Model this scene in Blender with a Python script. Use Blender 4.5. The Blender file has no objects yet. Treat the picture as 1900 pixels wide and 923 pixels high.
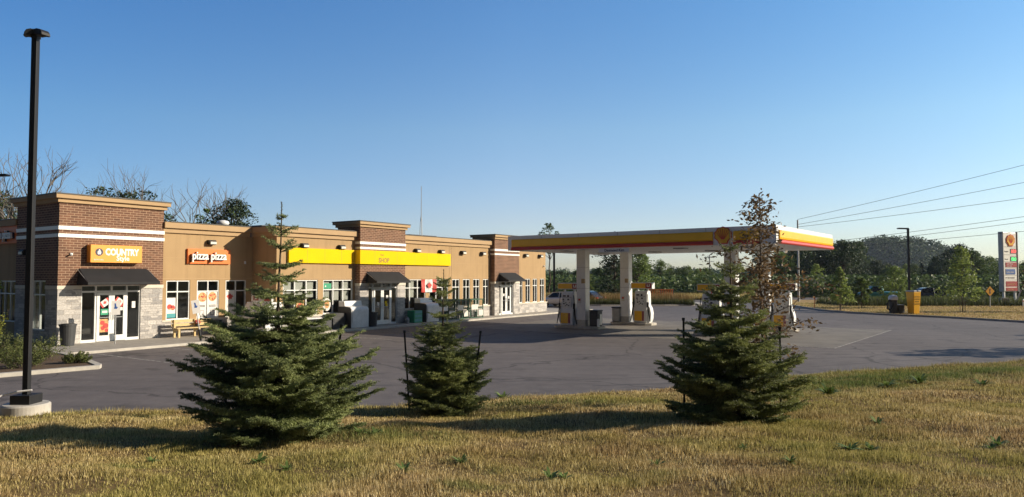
import bpy, math, random
import numpy as np
from mathutils import Vector, Matrix
R = math.radians
SC = bpy.context.scene
COL = SC.collection

# ------------------------------------------------------------------ camera, sky, sun, exposure
cam_d = bpy.data.cameras.new('camera'); cam = bpy.data.objects.new('camera', cam_d); COL.objects.link(cam)
cam.location = (0, 0, 2.9); cam.rotation_euler = (R(90) + math.atan(51.5/1320), 0, 0)
cam_d.sensor_width = 36; cam_d.lens = 1320/1900*36; cam_d.clip_end = 6000; cam_d.clip_start = 0.1
SC.camera = cam
SUN_EL, SUN_AZ = 22.0, 90.0           # azimuth measured clockwise from +Y
world = bpy.data.worlds.new('World'); SC.world = world; world.use_nodes = True
wn = world.node_tree; bg = wn.nodes['Background']
sky = wn.nodes.new('ShaderNodeTexSky'); sky.sky_type = 'NISHITA'; sky.sun_disc = False
sky.sun_elevation = R(SUN_EL); sky.sun_rotation = R(SUN_AZ)
sky.altitude = 200; sky.air_density = 1.0; sky.dust_density = 0.6; sky.ozone_density = 2.2
# a clear blue sky: a little more saturated, with an added dimming behind the camera that weakens fill on shaded faces
hs = wn.nodes.new('ShaderNodeHueSaturation'); hs.inputs['Saturation'].default_value = 1.22; hs.inputs['Hue'].default_value = .512
wn.links.new(sky.outputs[0], hs.inputs['Color'])
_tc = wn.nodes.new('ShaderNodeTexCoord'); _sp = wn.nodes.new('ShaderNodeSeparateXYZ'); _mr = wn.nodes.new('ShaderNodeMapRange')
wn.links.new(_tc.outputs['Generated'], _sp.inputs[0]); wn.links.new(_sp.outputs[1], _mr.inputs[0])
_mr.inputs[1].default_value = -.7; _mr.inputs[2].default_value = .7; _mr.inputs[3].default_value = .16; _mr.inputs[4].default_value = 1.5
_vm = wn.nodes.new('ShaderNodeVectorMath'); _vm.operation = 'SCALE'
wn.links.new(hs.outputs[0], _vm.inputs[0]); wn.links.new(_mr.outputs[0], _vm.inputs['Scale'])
_rp = wn.nodes.new('ShaderNodeValToRGB'); wn.links.new(_sp.outputs[2], _rp.inputs[0]); _cr = _rp.color_ramp
_cr.elements[0].position = 0; _cr.elements[0].color = (.66,.68,.88,1); _cr.elements[1].position = .35; _cr.elements[1].color = (.86,1,.95,1)
for _p, _c in ((.04,(.76,.71,.86,1)),(.086,(.82,.757,.83,1)),(.2,(.98,.95,.86,1))): _e = _cr.elements.new(_p); _e.color = _c
_vt = wn.nodes.new('ShaderNodeVectorMath'); _vt.operation = 'MULTIPLY'
wn.links.new(_vm.outputs[0], _vt.inputs[0]); wn.links.new(_rp.outputs[0], _vt.inputs[1])
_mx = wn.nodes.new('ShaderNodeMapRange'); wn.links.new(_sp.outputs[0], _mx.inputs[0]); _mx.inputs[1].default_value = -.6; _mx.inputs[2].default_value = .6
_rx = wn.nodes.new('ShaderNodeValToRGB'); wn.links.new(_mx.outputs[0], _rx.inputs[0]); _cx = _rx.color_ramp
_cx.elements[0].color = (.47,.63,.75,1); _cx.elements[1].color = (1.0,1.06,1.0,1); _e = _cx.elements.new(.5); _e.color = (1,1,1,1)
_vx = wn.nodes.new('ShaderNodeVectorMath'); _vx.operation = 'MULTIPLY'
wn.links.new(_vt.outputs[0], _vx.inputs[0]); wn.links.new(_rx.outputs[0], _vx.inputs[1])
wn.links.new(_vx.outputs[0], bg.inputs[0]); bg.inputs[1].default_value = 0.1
sun_d = bpy.data.lights.new('sun', 'SUN'); sun = bpy.data.objects.new('sun', sun_d); COL.objects.link(sun)
sun_d.energy = 5.0; sun_d.angle = R(0.5); sun_d.color = (1.0, 0.87, 0.68)
sdir = Vector((math.sin(R(SUN_AZ))*math.cos(R(SUN_EL)), math.cos(R(SUN_AZ))*math.cos(R(SUN_EL)), math.sin(R(SUN_EL))))
sun.rotation_euler = sdir.to_track_quat('Z', 'Y').to_euler(); sun.location = (60, 0, 40)
SC.view_settings.view_transform = 'Standard'; SC.view_settings.look = 'None'
SC.view_settings.exposure = 0.42; SC.view_settings.gamma = 1
SC.render.engine = 'CYCLES'
SC.cycles.max_bounces = 6; SC.cycles.transparent_max_bounces = 12

# ------------------------------------------------------------------ materials
MATS = {}
def newmat(name):
    m = bpy.data.materials.new(name); m.use_nodes = True
    return m, m.node_tree, m.node_tree.nodes['Principled BSDF']
def N(nt, typ, **kw):
    n = nt.nodes.new(typ)
    for k, v in kw.items(): setattr(n, k, v)
    return n
def setin(n, **kw):
    for k, v in kw.items(): n.inputs[k.replace('_', ' ')].default_value = v
def ramp(nt, fac, stops):
    r = nt.nodes.new('ShaderNodeValToRGB'); cr = r.color_ramp
    while len(cr.elements) > 1: cr.elements.remove(cr.elements[-1])
    cr.elements[0].position = stops[0][0]; cr.elements[0].color = (*stops[0][1], 1)
    for p, c in stops[1:]:
        e = cr.elements.new(p); e.color = (*c, 1)
    nt.links.new(fac, r.inputs[0]); return r.outputs[0]
def coords(nt, kind='Object', scale=(1, 1, 1)):
    tc = nt.nodes.new('ShaderNodeTexCoord'); mp = nt.nodes.new('ShaderNodeMapping')
    mp.inputs['Scale'].default_value = scale
    nt.links.new(tc.outputs[kind], mp.inputs[0]); return mp.outputs[0]
def noise(nt, vec, scale, detail=4, rough=.55):
    n = nt.nodes.new('ShaderNodeTexNoise'); n.inputs['Scale'].default_value = scale
    n.inputs['Detail'].default_value = detail; n.inputs['Roughness'].default_value = rough
    nt.links.new(vec, n.inputs['Vector']); return n.outputs['Fac']
def bump(nt, bsdf, h, strength=.3, dist=.02):
    b = nt.nodes.new('ShaderNodeBump'); b.inputs['Strength'].default_value = strength
    b.inputs['Distance'].default_value = dist
    nt.links.new(h, b.inputs['Height']); nt.links.new(b.outputs[0], bsdf.inputs['Normal'])
def mixc(nt, fac, a, b, mode='MIX'):
    m = nt.nodes.new('ShaderNodeMix'); m.data_type = 'RGBA'; m.blend_type = mode
    for sock, v in ((m.inputs[0], fac), (m.inputs[6], a), (m.inputs[7], b)):
        if hasattr(v, 'is_linked'): nt.links.new(v, sock)
        else: sock.default_value = v if isinstance(v, float) else (*v, 1)
    return m.outputs[2]
def plain(name, c, rough=.5, metal=0., var=.12, scale=6., bmp=0., spec=.5, coat=0.):
    m, nt, b = newmat(name)
    v = coords(nt); f = noise(nt, v, scale, 5)
    lo = tuple(x*(1-var) for x in c); hi = tuple(min(1, x*(1+var)) for x in c)
    nt.links.new(ramp(nt, f, [(.3, lo), (.7, hi)]), b.inputs['Base Color'])
    b.inputs['Roughness'].default_value = rough; b.inputs['Metallic'].default_value = metal
    b.inputs['Specular IOR Level'].default_value = spec; b.inputs['Coat Weight'].default_value = coat
    if bmp: bump(nt, b, noise(nt, v, scale*12, 3), bmp, .01)
    MATS[name] = m; return m
def emit(name, c, s):
    m, nt, b = newmat(name); b.inputs['Base Color'].default_value = (*c, 1)
    b.inputs['Emission Color'].default_value = (*c, 1); b.inputs['Emission Strength'].default_value = s
    MATS[name] = m; return m

plain('black_metal', (.008, .008, .009), .6, 0, .2)
plain('dark_grey', (.045, .047, .05), .6)
plain('charcoal_plastic', (.03, .03, .033), .55)
plain('grey_metal', (.3, .31, .32), .4, .6)
plain('galvanized', (.38, .39, .4), .5, .4)
plain('white_paint', (.78, .79, .8), .4, 0, .05)
plain('white_frame', (.74, .75, .74), .4, 0, .05)
plain('white_plastic', (.72, .73, .74), .35, 0, .05)
plain('dispenser_white', (.76, .77, .78), .35, 0, .06)
plain('canopy_yellow', (.88, .47, .003), .35, 0, .05, 2)
plain('canopy_red', (.55, .035, .012), .35, 0, .06)
plain('deep_red', (.32, .02, .03), .4)
plain('band_yellow', (.8, .54, .0), .75, 0, .04, 1, 0, .15)
plain('sign_orange', (.85, .33, .03), .45, 0, .04)
plain('pizza_orange', (.8, .17, .01), .5, 0, .05)
plain('letter_white', (.85, .85, .83), .4, 0, .03)
plain('letter_ochre', (.3, .18, .01), .5)
plain('letter_dark', (.03, .03, .06), .5)
plain('awning_black', (.014, .014, .016), .8, 0, .25, 3, .2)
plain('roof_dark', (.05, .05, .055), .85, 0, .2)
plain('cap_black', (.03, .028, .026), .5)
plain('concrete', (.34, .31, .27), .85, 0, .16, 3, .3)
plain('concrete_light', (.46, .43, .38), .85, 0, .16, 3.5, .3)
plain('trim_cream', (.62, .57, .48), .7, 0, .06, 4)
plain('cornice_tan', (.43, .29, .155), .8, 0, .05, 2)
plain('wood_pale', (.56, .42, .2), .6, 0, .15, 12)
plain('plywood', (.4, .22, .09), .7)
plain('bark', (.085, .062, .045), .9, 0, .35, 18, .6)
plain('bark_grey', (.16, .14, .12), .9, 0, .3, 18, .6)
plain('pole_wood', (.2, .165, .13), .9, 0, .25, 8, .4)
plain('rubber', (.012, .012, .012), .7)
plain('poster_red', (.5, .04, .03), .5)
plain('poster_white', (.7, .68, .66), .5, 0, .05)
plain('poster_teal', (.05, .3, .33), .5)
plain('poster_green', (.02, .3, .16), .5)
plain('poster_cheese', (.6, .33, .12), .5, 0, .45, 14)
plain('cage_green', (.012, .07, .035), .45)
plain('blind_white', (.62, .6, .55), .6, 0, .05)
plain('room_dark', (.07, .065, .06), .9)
plain('shelf_mix', (.2, .14, .1), .7, 0, .6, 9)
plain('fence_orange', (.55, .16, .04), .7)
plain('steel_stake', (.02, .022, .022), .6)
plain('propane_white', (.7, .7, .7), .4)
plain('sticker_blue', (.03, .1, .35), .45)
plain('_unused', (.5,.5,.5))
plain('sign_diamond', (.75, .36, .01), .5)
plain('car_dark', (.02, .023, .03), .25, .2, .1, 3, 0, .5, .6)
plain('car_teal', (.02, .17, .14), .3, .2, .1, 3, 0, .5, .6)
plain('car_white', (.72, .73, .74), .25, 0, .04, 3, 0, .5, .6)
plain('mulch', (.1, .062, .035), .95, 0, .4, 25, .6)
plain('lens_pale', (.7, .66, .58), .4, 0, .05)
plain('beige_box', (.42, .3, .15), .6)
plain('emblem_yellow', (.8, .42, .01), .4, 0, .04)
emit('led_red', (1, .06, .05), 1.6); emit('led_green', (.08, 1, .25), 1.0)
emit('tail_red', (.5, .01, .01), .1)

def mat_stucco():
    m, nt, b = newmat('stucco'); v = coords(nt)
    f = noise(nt, v, .8, 6, .6); g = noise(nt, v, 220, 2)
    c = ramp(nt, f, [(.3, (.375, .25, .127)), (.7, (.43, .29, .15))])
    st = noise(nt, coords(nt, scale=(3.5, 3.5, .22)), 1.2, 5, .6)
    c = mixc(nt, 1.0, c, ramp(nt, st, [(.28, (.86, .85, .84)), (.5, (1,)*3), (.75, (1.04,)*3)]), 'MULTIPLY')
    nt.links.new(c, b.inputs['Base Color']); b.inputs['Roughness'].default_value = .9
    bump(nt, b, g, .35, .004); MATS['stucco'] = m
def facade_vec(nt):
    tc = nt.nodes.new('ShaderNodeTexCoord'); s = nt.nodes.new('ShaderNodeSeparateXYZ'); c = nt.nodes.new('ShaderNodeCombineXYZ')
    a = N(nt, 'ShaderNodeMath', operation='SUBTRACT')
    nt.links.new(tc.outputs['Object'], s.inputs[0]); nt.links.new(s.outputs[0], a.inputs[0]); nt.links.new(s.outputs[1], a.inputs[1])
    nt.links.new(a.outputs[0], c.inputs[0]); nt.links.new(s.outputs[2], c.inputs[1]); return c.outputs[0]
def mat_brick():
    m, nt, b = newmat('brown_brick'); v = facade_vec(nt)
    t = nt.nodes.new('ShaderNodeTexBrick'); nt.links.new(v, t.inputs['Vector'])
    setin(t, Scale=1.0); t.inputs['Brick Width'].default_value = .3; t.inputs['Row Height'].default_value = .104
    t.inputs['Mortar Size'].default_value = .011; t.inputs['Mortar Smooth'].default_value = .1
    t.inputs['Color1'].default_value = (.118, .055, .033, 1); t.inputs['Color2'].default_value = (.2, .095, .055, 1)
    t.inputs['Mortar'].default_value = (.4, .27, .18, 1); t.inputs['Bias'].default_value = -.1
    f = noise(nt, v, 1.3, 5)
    c = mixc(nt, 1.0, t.outputs['Color'], ramp(nt, f, [(.3, (.85, .85, .85)), (.7, (1.1, 1.08, 1.05))]), 'MULTIPLY')
    nt.links.new(c, b.inputs['Base Color']); b.inputs['Roughness'].default_value = .85
    inv = N(nt, 'ShaderNodeMath', operation='SUBTRACT'); inv.inputs[0].default_value = 1; nt.links.new(t.outputs['Fac'], inv.inputs[1])
    bump(nt, b, inv.outputs[0], .5, .01); MATS['brown_brick'] = m
def mat_stone():
    m, nt, b = newmat('grey_stone'); v = facade_vec(nt)
    cols = []
    for (w, h, sq, off) in ((.62, .21, .7, .37), (.36, .105, 1.6, .43)):
        t = nt.nodes.new('ShaderNodeTexBrick'); nt.links.new(v, t.inputs['Vector']); setin(t, Scale=1.0)
        t.offset = off; t.squash = sq; t.squash_frequency = 3
        t.inputs['Brick Width'].default_value = w; t.inputs['Row Height'].default_value = h
        t.inputs['Mortar Size'].default_value = .009
        t.inputs['Color1'].default_value = (.54, .52, .5, 1); t.inputs['Color2'].default_value = (.2, .2, .21, 1)
        t.inputs['Mortar'].default_value = (.33, .3, .27, 1); t.inputs['Bias'].default_value = -.25
        cols.append(t)
    sel = nt.nodes.new('ShaderNodeTexVoronoi'); sel.inputs['Scale'].default_value = 1.6
    nt.links.new(v, sel.inputs['Vector']); s2 = N(nt, 'ShaderNodeMath', operation='GREATER_THAN'); s2.inputs[1].default_value = .55
    sp = nt.nodes.new('ShaderNodeSeparateColor'); nt.links.new(sel.outputs['Color'], sp.inputs[0]); nt.links.new(sp.outputs[0], s2.inputs[0])
    c = mixc(nt, s2.outputs[0], cols[0].outputs['Color'], cols[1].outputs['Color'])
    f = noise(nt, v, 14, 5)
    c = mixc(nt, 1.0, c, ramp(nt, f, [(.3, (.75, .74, .74)), (.7, (1.15, 1.13, 1.1))]), 'MULTIPLY')
    nt.links.new(c, b.inputs['Base Color']); b.inputs['Roughness'].default_value = .9
    bump(nt, b, f, .5, .02); MATS['grey_stone'] = m
def mat_glass():
    m, nt, b = newmat('window_glass'); out = nt.nodes['Material Output']
    tr = nt.nodes.new('ShaderNodeBsdfTransparent'); tr.inputs[0].default_value = (.8, .84, .84, 1)
    gl = nt.nodes.new('ShaderNodeBsdfGlossy'); gl.inputs['Roughness'].default_value = .03
    gl.inputs['Color'].default_value = (.75, .8, .82, 1)
    fr = nt.nodes.new('ShaderNodeFresnel'); fr.inputs[0].default_value = 1.5
    ad = N(nt, 'ShaderNodeMath', operation='ADD'); ad.inputs[1].default_value = .02; nt.links.new(fr.outputs[0], ad.inputs[0])
    mx = nt.nodes.new('ShaderNodeMixShader'); nt.links.new(ad.outputs[0], mx.inputs[0])
    nt.links.new(tr.outputs[0], mx.inputs[1]); nt.links.new(gl.outputs[0], mx.inputs[2]); nt.links.new(mx.outputs[0], out.inputs[0])
    MATS['window_glass'] = m
    m, nt, b = newmat('car_glass'); b.inputs['Base Color'].default_value = (.01, .012, .014, 1); b.inputs['Roughness'].default_value = .05
    MATS['car_glass'] = m
def mat_asphalt():
    m, nt, b = newmat('asphalt'); v = coords(nt)
    big = noise(nt, coords(nt, scale=(1, .35, 1)), .16, 5, .6); fine = noise(nt, v, 55, 3, .7); mid = noise(nt, v, 2.2, 6, .65)
    c = ramp(nt, big, [(.25, (.112, .098, .094)), (.5, (.135, .119, .114)), (.75, (.165, .146, .139))])
    c = mixc(nt, 1.0, c, ramp(nt, mid, [(.25, (.8, .8, .8)), (.75, (1.16, 1.15, 1.14))]), 'MULTIPLY')
    c = mixc(nt, 1.0, c, ramp(nt, fine, [(.3, (.72, .72, .72)), (.7, (1.3, 1.3, 1.3))]), 'MULTIPLY')
    sp = noise(nt, v, .75, 3, .5); c = mixc(nt, 1.0, c, ramp(nt, sp, [(.6, (1,)*3), (.68, (.74,)*3), (.76, (.56,)*3)]), 'MULTIPLY')
    sw = noise(nt, coords(nt, scale=(.18, 1.7, 1)), .9, 5, .6); c = mixc(nt, 1.0, c, ramp(nt, sw, [(.3, (.84,)*3), (.5, (1,)*3), (.7, (1.13, 1.12, 1.11))]), 'MULTIPLY')
    # crack lines
    vo = nt.nodes.new('ShaderNodeTexVoronoi'); vo.feature = 'DISTANCE_TO_EDGE'; vo.inputs['Scale'].default_value = .13
    wob = nt.nodes.new('ShaderNodeTexNoise'); wob.inputs['Scale'].default_value = .5; wob.inputs['Detail'].default_value = 5
    nt.links.new(v, wob.inputs['Vector'])
    va = N(nt, 'ShaderNodeVectorMath', operation='MULTIPLY_ADD'); nt.links.new(wob.outputs['Color'], va.inputs[0])
    va.inputs[1].default_value = (2.5, 2.5, 0); nt.links.new(v, va.inputs[2]); nt.links.new(va.outputs[0], vo.inputs['Vector'])
    crack = ramp(nt, vo.outputs['Distance'], [(0, (.55, .55, .55)), (.004, (.6, .6, .6)), (.007, (1, 1, 1))])
    c = mixc(nt, 1.0, c, crack, 'MULTIPLY')
    nt.links.new(c, b.inputs['Base Color']); b.inputs['Roughness'].default_value = .8; b.inputs['Specular IOR Level'].default_value = .35
    bump(nt, b, fine, .5, .006); MATS['asphalt'] = m
def mat_line(name, c):
    m, nt, b = newmat(name); v = coords(nt); f = noise(nt, v, 9, 5, .7)
    nt.links.new(ramp(nt, f, [(.42, (.12, .105, .1)), (.56, c)]), b.inputs['Base Color']); b.inputs['Roughness'].default_value = .8
    MATS[name] = m
def mat_pad():
    m, nt, b = newmat('pad_concrete'); v = coords(nt); f = noise(nt, v, .5, 6, .6); g = noise(nt, v, 30, 3)
    c = ramp(nt, f, [(.3, (.14, .125, .11)), (.7, (.21, .19, .165))])
    c = mixc(nt, 1.0, c, ramp(nt, g, [(.3, (.85,)*3), (.7, (1.12,)*3)]), 'MULTIPLY')
    o_ = noise(nt, v, 1.1, 4, .6); c = mixc(nt, 1.0, c, ramp(nt, o_, [(.55, (1,)*3), (.68, (.66,)*3)]), 'MULTIPLY')
    nt.links.new(c, b.inputs['Base Color']); b.inputs['Roughness'].default_value = .85; MATS['pad_concrete'] = m
def mat_ground(name, stops, s1=.12, s2=3.):
    m, nt, b = newmat(name); v = coords(nt); f = noise(nt, v, s1, 6, .6); g = noise(nt, v, s2, 6, .7)
    c = ramp(nt, f, stops)
    c = mixc(nt, 1.0, c, ramp(nt, g, [(.25, (.6,)*3), (.75, (1.35,)*3)]), 'MULTIPLY')
    nt.links.new(c, b.inputs['Base Color']); b.inputs['Roughness'].default_value = 1; b.inputs['Specular IOR Level'].default_value = .1
    bump(nt, b, g, .6, .05); MATS[name] = m
def mat_leaf(name, dark, light, rough=.55, trans=.25, scale=None, tone=False):
    m, nt, b = newmat(name); out = nt.nodes['Material Output']
    g = nt.nodes.new('ShaderNodeNewGeometry'); oi = nt.nodes.new('ShaderNodeObjectInfo')
    a = N(nt, 'ShaderNodeMath', operation='MULTIPLY_ADD'); a.inputs[1].default_value = .7
    o2 = N(nt, 'ShaderNodeMath', operation='MULTIPLY'); o2.inputs[1].default_value = .3; nt.links.new(oi.outputs['Random'], o2.inputs[0])
    nt.links.new(g.outputs['Random Per Island'], a.inputs[0]); nt.links.new(o2.outputs[0], a.inputs[2])
    src = a.outputs[0]
    if tone:
        at = nt.nodes.new('ShaderNodeAttribute'); at.attribute_name = 'green'; src = at.outputs['Fac']
    c = ramp(nt, src, [(0, dark), (1, light)])
    nt.links.new(c, b.inputs['Base Color']); b.inputs['Roughness'].default_value = rough; b.inputs['Specular IOR Level'].default_value = .3
    if trans:
        t = nt.nodes.new('ShaderNodeBsdfTranslucent'); nt.links.new(c, t.inputs[0]); mx = nt.nodes.new('ShaderNodeMixShader')
        mx.inputs[0].default_value = trans; nt.links.new(b.outputs[0], mx.inputs[1]); nt.links.new(t.outputs[0], mx.inputs[2])
        nt.links.new(mx.outputs[0], out.inputs[0])
    MATS[name] = m
def mat_grass(name, green_amt=0.0):
    m, nt, b = newmat(name); v = coords(nt); out = nt.nodes['Material Output']
    g = nt.nodes.new('ShaderNodeNewGeometry')
    dry = ramp(nt, g.outputs['Random Per Island'], [(0, (.12, .085, .03)), (.3, (.42, .31, .12)), (.7, (.76, .6, .28)), (1, (.97, .86, .55))])
    olive = ramp(nt, g.outputs['Random Per Island'], [(0, (.13, .13, .035)), (.5, (.37, .32, .09)), (1, (.64, .55, .22))])
    green = ramp(nt, g.outputs['Random Per Island'], [(0, (.04, .075, .018)), (1, (.2, .27, .07))])
    f0 = noise(nt, v, .55, 5, .65)
    dry = mixc(nt, ramp(nt, f0, [(.4, (0,)*3), (.62, (1,)*3)]), dry, ramp(nt, g.outputs['Random Per Island'], [(0, (.13, .08, .037)), (.5, (.4, .265, .125)), (1, (.7, .52, .3))]))
    f1 = noise(nt, v, .35, 4, .6); f2 = noise(nt, coords(nt, scale=(1, 1.6, 1)), .9, 4, .65)
    c = mixc(nt, ramp(nt, f1, [(.41, (0,)*3), (.62, (1,)*3)]), dry, olive)
    at = nt.nodes.new('ShaderNodeAttribute'); at.attribute_name = 'green'
    ad = N(nt, 'ShaderNodeMath', operation='ADD'); nt.links.new(ramp(nt, f2, [(.6, (0,)*3), (.72, (.6,)*3)]), ad.inputs[0]); nt.links.new(at.outputs['Fac'], ad.inputs[1]); ad.use_clamp = True
    c = mixc(nt, ad.outputs[0], c, green)
    nt.links.new(c, b.inputs['Base Color']); b.inputs['Roughness'].default_value = .7; b.inputs['Specular IOR Level'].default_value = .2
    t = nt.nodes.new('ShaderNodeBsdfTranslucent'); nt.links.new(c, t.inputs[0]); mx = nt.nodes.new('ShaderNodeMixShader')
    mx.inputs[0].default_value = .3; nt.links.new(b.outputs[0], mx.inputs[1]); nt.links.new(t.outputs[0], mx.inputs[2])
    nt.links.new(mx.outputs[0], out.inputs[0]); MATS[name] = m
mat_stucco(); mat_brick(); mat_stone(); mat_glass(); mat_asphalt(); mat_pad()
mat_line('line_white', (.4, .38, .35)); mat_line('line_yellow', (.42, .28, .08))
mat_ground('lawn_soil', [(.3, (.14, .09, .042)), (.7, (.24, .165, .07))], .4, 6)
mat_ground('field_dry', [(.3, (.3, .2, .09)), (.5, (.38, .26, .12)), (.7, (.25, .2, .08))], .1, 1.5)
mat_ground('field_green', [(.3, (.09, .1, .03)), (.7, (.16, .14, .05))], .1, 1.5)
mat_ground('hill_soil', [(.3, (.03, .045, .02)), (.7, (.05, .07, .03))], .02, .2)
mat_leaf('spruce_green', (.032, .055, .016), (.45, .51, .21), .5, .25, None, True)
mat_leaf('spruce_olive', (.03, .05, .015), (.42, .46, .16), .5, .25, None, True)
mat_leaf('leaf_dark', (.03, .055, .018), (.13, .19, .055))
mat_leaf('leaf_mid', (.06, .1, .025), (.24, .32, .08), .55, .35)
mat_leaf('leaf_light', (.1, .15, .03), (.38, .46, .12), .55, .4)
mat_leaf('leaf_conifer', (.018, .034, .015), (.07, .105, .04), .6, .15)
mat_leaf('leaf_bronze', (.08, .05, .022), (.32, .21, .1), .5, .4)
mat_leaf('leaf_shrub', (.04, .06, .018), (.18, .2, .06))
mat_leaf('leaf_yellowgreen', (.12, .14, .02), (.32, .32, .06))
mat_leaf('leaf_hill', (.015, .04, .012), (.1, .16, .045), .7, .1, None, True)
mat_leaf('rust_grass', (.09, .07, .02), (.32, .2, .07))
mat_leaf('weed_green', (.06, .1, .025), (.24, .33, .09), .6, .3)
mat_grass('dry_grass')

# ------------------------------------------------------------------ mesh helpers
class MB:
    def __init__(s): s.v = []; s.f = []; s.m = []; s.cur = 0; s.X = None
    def add(s, vs, fs):
        b = len(s.v)
        if s.X is not None: vs = [tuple(s.X @ Vector(p)) for p in vs]
        s.v += [tuple(p) for p in vs]
        for f in fs: s.f.append(tuple(b+i for i in f)); s.m.append(s.cur)
        return s
    def mat(s, i): s.cur = i; return s
    def box(s, x0, x1, y0, y1, z0, z1):
        return s.add([(x0,y0,z0),(x1,y0,z0),(x1,y1,z0),(x0,y1,z0),(x0,y0,z1),(x1,y0,z1),(x1,y1,z1),(x0,y1,z1)],
                     [(0,3,2,1),(4,5,6,7),(0,1,5,4),(1,2,6,5),(2,3,7,6),(3,0,4,7)])
    def prism(s, poly, z0, z1):
        n = len(poly)
        a = sum(poly[i][0]*poly[(i+1)%n][1]-poly[(i+1)%n][0]*poly[i][1] for i in range(n))
        if a < 0: poly = poly[::-1]
        return s.add([(x,y,z0) for x,y in poly]+[(x,y,z1) for x,y in poly],
            [tuple(range(n))[::-1], tuple(range(n,2*n))]+[(i,(i+1)%n,n+(i+1)%n,n+i) for i in range(n)])
    def extr(s, poly, a0, a1, plane='xz'):     # polygon in xz (extruded in y) or yz (extruded in x)
        n = len(poly)
        if plane == 'xz': P = [(p,a0,q) for p,q in poly]+[(p,a1,q) for p,q in poly]
        else: P = [(a0,p,q) for p,q in poly]+[(a1,p,q) for p,q in poly]
        return s.add(P, [tuple(range(n)), tuple(range(n,2*n))[::-1]]+[((i+1)%n,i,n+i,n+(i+1)%n) for i in range(n)])
    def tube(s, pts, r, n=6, caps=True):
        pts = [Vector(p) for p in pts]; rs = r if isinstance(r,(list,tuple)) else [r]*len(pts); vs = []; fs = []
        for i,p in enumerate(pts):
            d = (pts[min(i+1,len(pts)-1)]-pts[max(i-1,0)])
            d = d.normalized() if d.length > 1e-9 else Vector((0,0,1))
            a = d.cross(Vector((0,0,1)) if abs(d.z) < .9 else Vector((1,0,0))).normalized(); b = d.cross(a)
            for k in range(n):
                t = 2*math.pi*k/n; vs.append(p+(a*math.cos(t)+b*math.sin(t))*rs[i])
        for i in range(len(pts)-1):
            for k in range(n): fs.append((i*n+k,i*n+(k+1)%n,(i+1)*n+(k+1)%n,(i+1)*n+k))
        if caps: fs.append(tuple(range(n))[::-1]); fs.append(tuple(range((len(pts)-1)*n,len(pts)*n)))
        return s.add(vs, fs)
    def lathe(s, prof, n=24, cx=0, cy=0):
        vs = []; fs = []
        for r,z in prof:
            for k in range(n): vs.append((cx+r*math.cos(2*math.pi*k/n), cy+r*math.sin(2*math.pi*k/n), z))
        for i in range(len(prof)-1):
            for k in range(n): fs.append((i*n+k,i*n+(k+1)%n,(i+1)*n+(k+1)%n,(i+1)*n+k))
        fs.append(tuple(range(n))[::-1]); fs.append(tuple(range((len(prof)-1)*n,len(prof)*n)))
        return s.add(vs, fs)
    def disc(s, cx, cz, r, y, n=24, th=.01):
        return s.extr([(cx+r*math.cos(2*math.pi*k/n), cz+r*math.sin(2*math.pi*k/n)) for k in range(n)], y, y-th)
    def grid(s, axis, a0, a1, z0, z1, d0, d1, holes=()):
        """solid wall in plane a-z (axis 'x' or 'y'), depth d0..d1, with rectangular holes (a0,a1,z0,z1)"""
        A = sorted({a0,a1,*[h[0] for h in holes],*[h[1] for h in holes]}); A = [a for a in A if a0<=a<=a1]
        Z = sorted({z0,z1,*[h[2] for h in holes],*[h[3] for h in holes]}); Z = [z for z in Z if z0<=z<=z1]
        def solid(i,j):
            if not (0<=i<len(A)-1 and 0<=j<len(Z)-1): return False
            ca=(A[i]+A[i+1])/2; cz=(Z[j]+Z[j+1])/2
            return not any(h[0]<ca<h[1] and h[2]<cz<h[3] for h in holes)
        P = (lambda a,d,z:(a,d,z)) if axis=='x' else (lambda a,d,z:(d,a,z))
        for i in range(len(A)-1):
            for j in range(len(Z)-1):
                if not solid(i,j): continue
                x0,x1,y0,y1=A[i],A[i+1],Z[j],Z[j+1]
                q=[]
                q.append([P(x0,d0,y0),P(x1,d0,y0),P(x1,d0,y1),P(x0,d0,y1)]); q.append([P(x0,d1,y0),P(x1,d1,y0),P(x1,d1,y1),P(x0,d1,y1)])
                if not solid(i-1,j): q.append([P(x0,d0,y0),P(x0,d0,y1),P(x0,d1,y1),P(x0,d1,y0)])
                if not solid(i+1,j): q.append([P(x1,d0,y0),P(x1,d0,y1),P(x1,d1,y1),P(x1,d1,y0)])
                if not solid(i,j-1): q.append([P(x0,d0,y0),P(x1,d0,y0),P(x1,d1,y0),P(x0,d1,y0)])
                if not solid(i,j+1): q.append([P(x0,d0,y1),P(x1,d0,y1),P(x1,d1,y1),P(x0,d1,y1)])
                for f in q: s.add(f, [(0,1,2,3)])
        return s
    def obj(s, name, mats, parent=None, bevel=0, smooth=False, fix=True):
        me = bpy.data.meshes.new(name); me.from_pydata(s.v, [], s.f); 
        if isinstance(mats, str): mats = [mats]
        for k in mats: me.materials.append(MATS[k])
        me.polygons.foreach_set('material_index', s.m)
        if smooth: me.polygons.foreach_set('use_smooth', [True]*len(me.polygons))
        me.update()
        if fix:
            import bmesh
            bm = bmesh.new(); bm.from_mesh(me); bmesh.ops.remove_doubles(bm, verts=bm.verts, dist=1e-5)
            bmesh.ops.recalc_face_normals(bm, faces=bm.faces); bm.to_mesh(me); bm.free()
        o = bpy.data.objects.new(name, me); COL.objects.link(o)
        if parent is not None: o.parent = parent
        if bevel:
            b = o.modifiers.new('bevel', 'BEVEL'); b.width = bevel; b.segments = 2; b.limit_method = 'ANGLE'; b.angle_limit = R(40)
        return o
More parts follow.
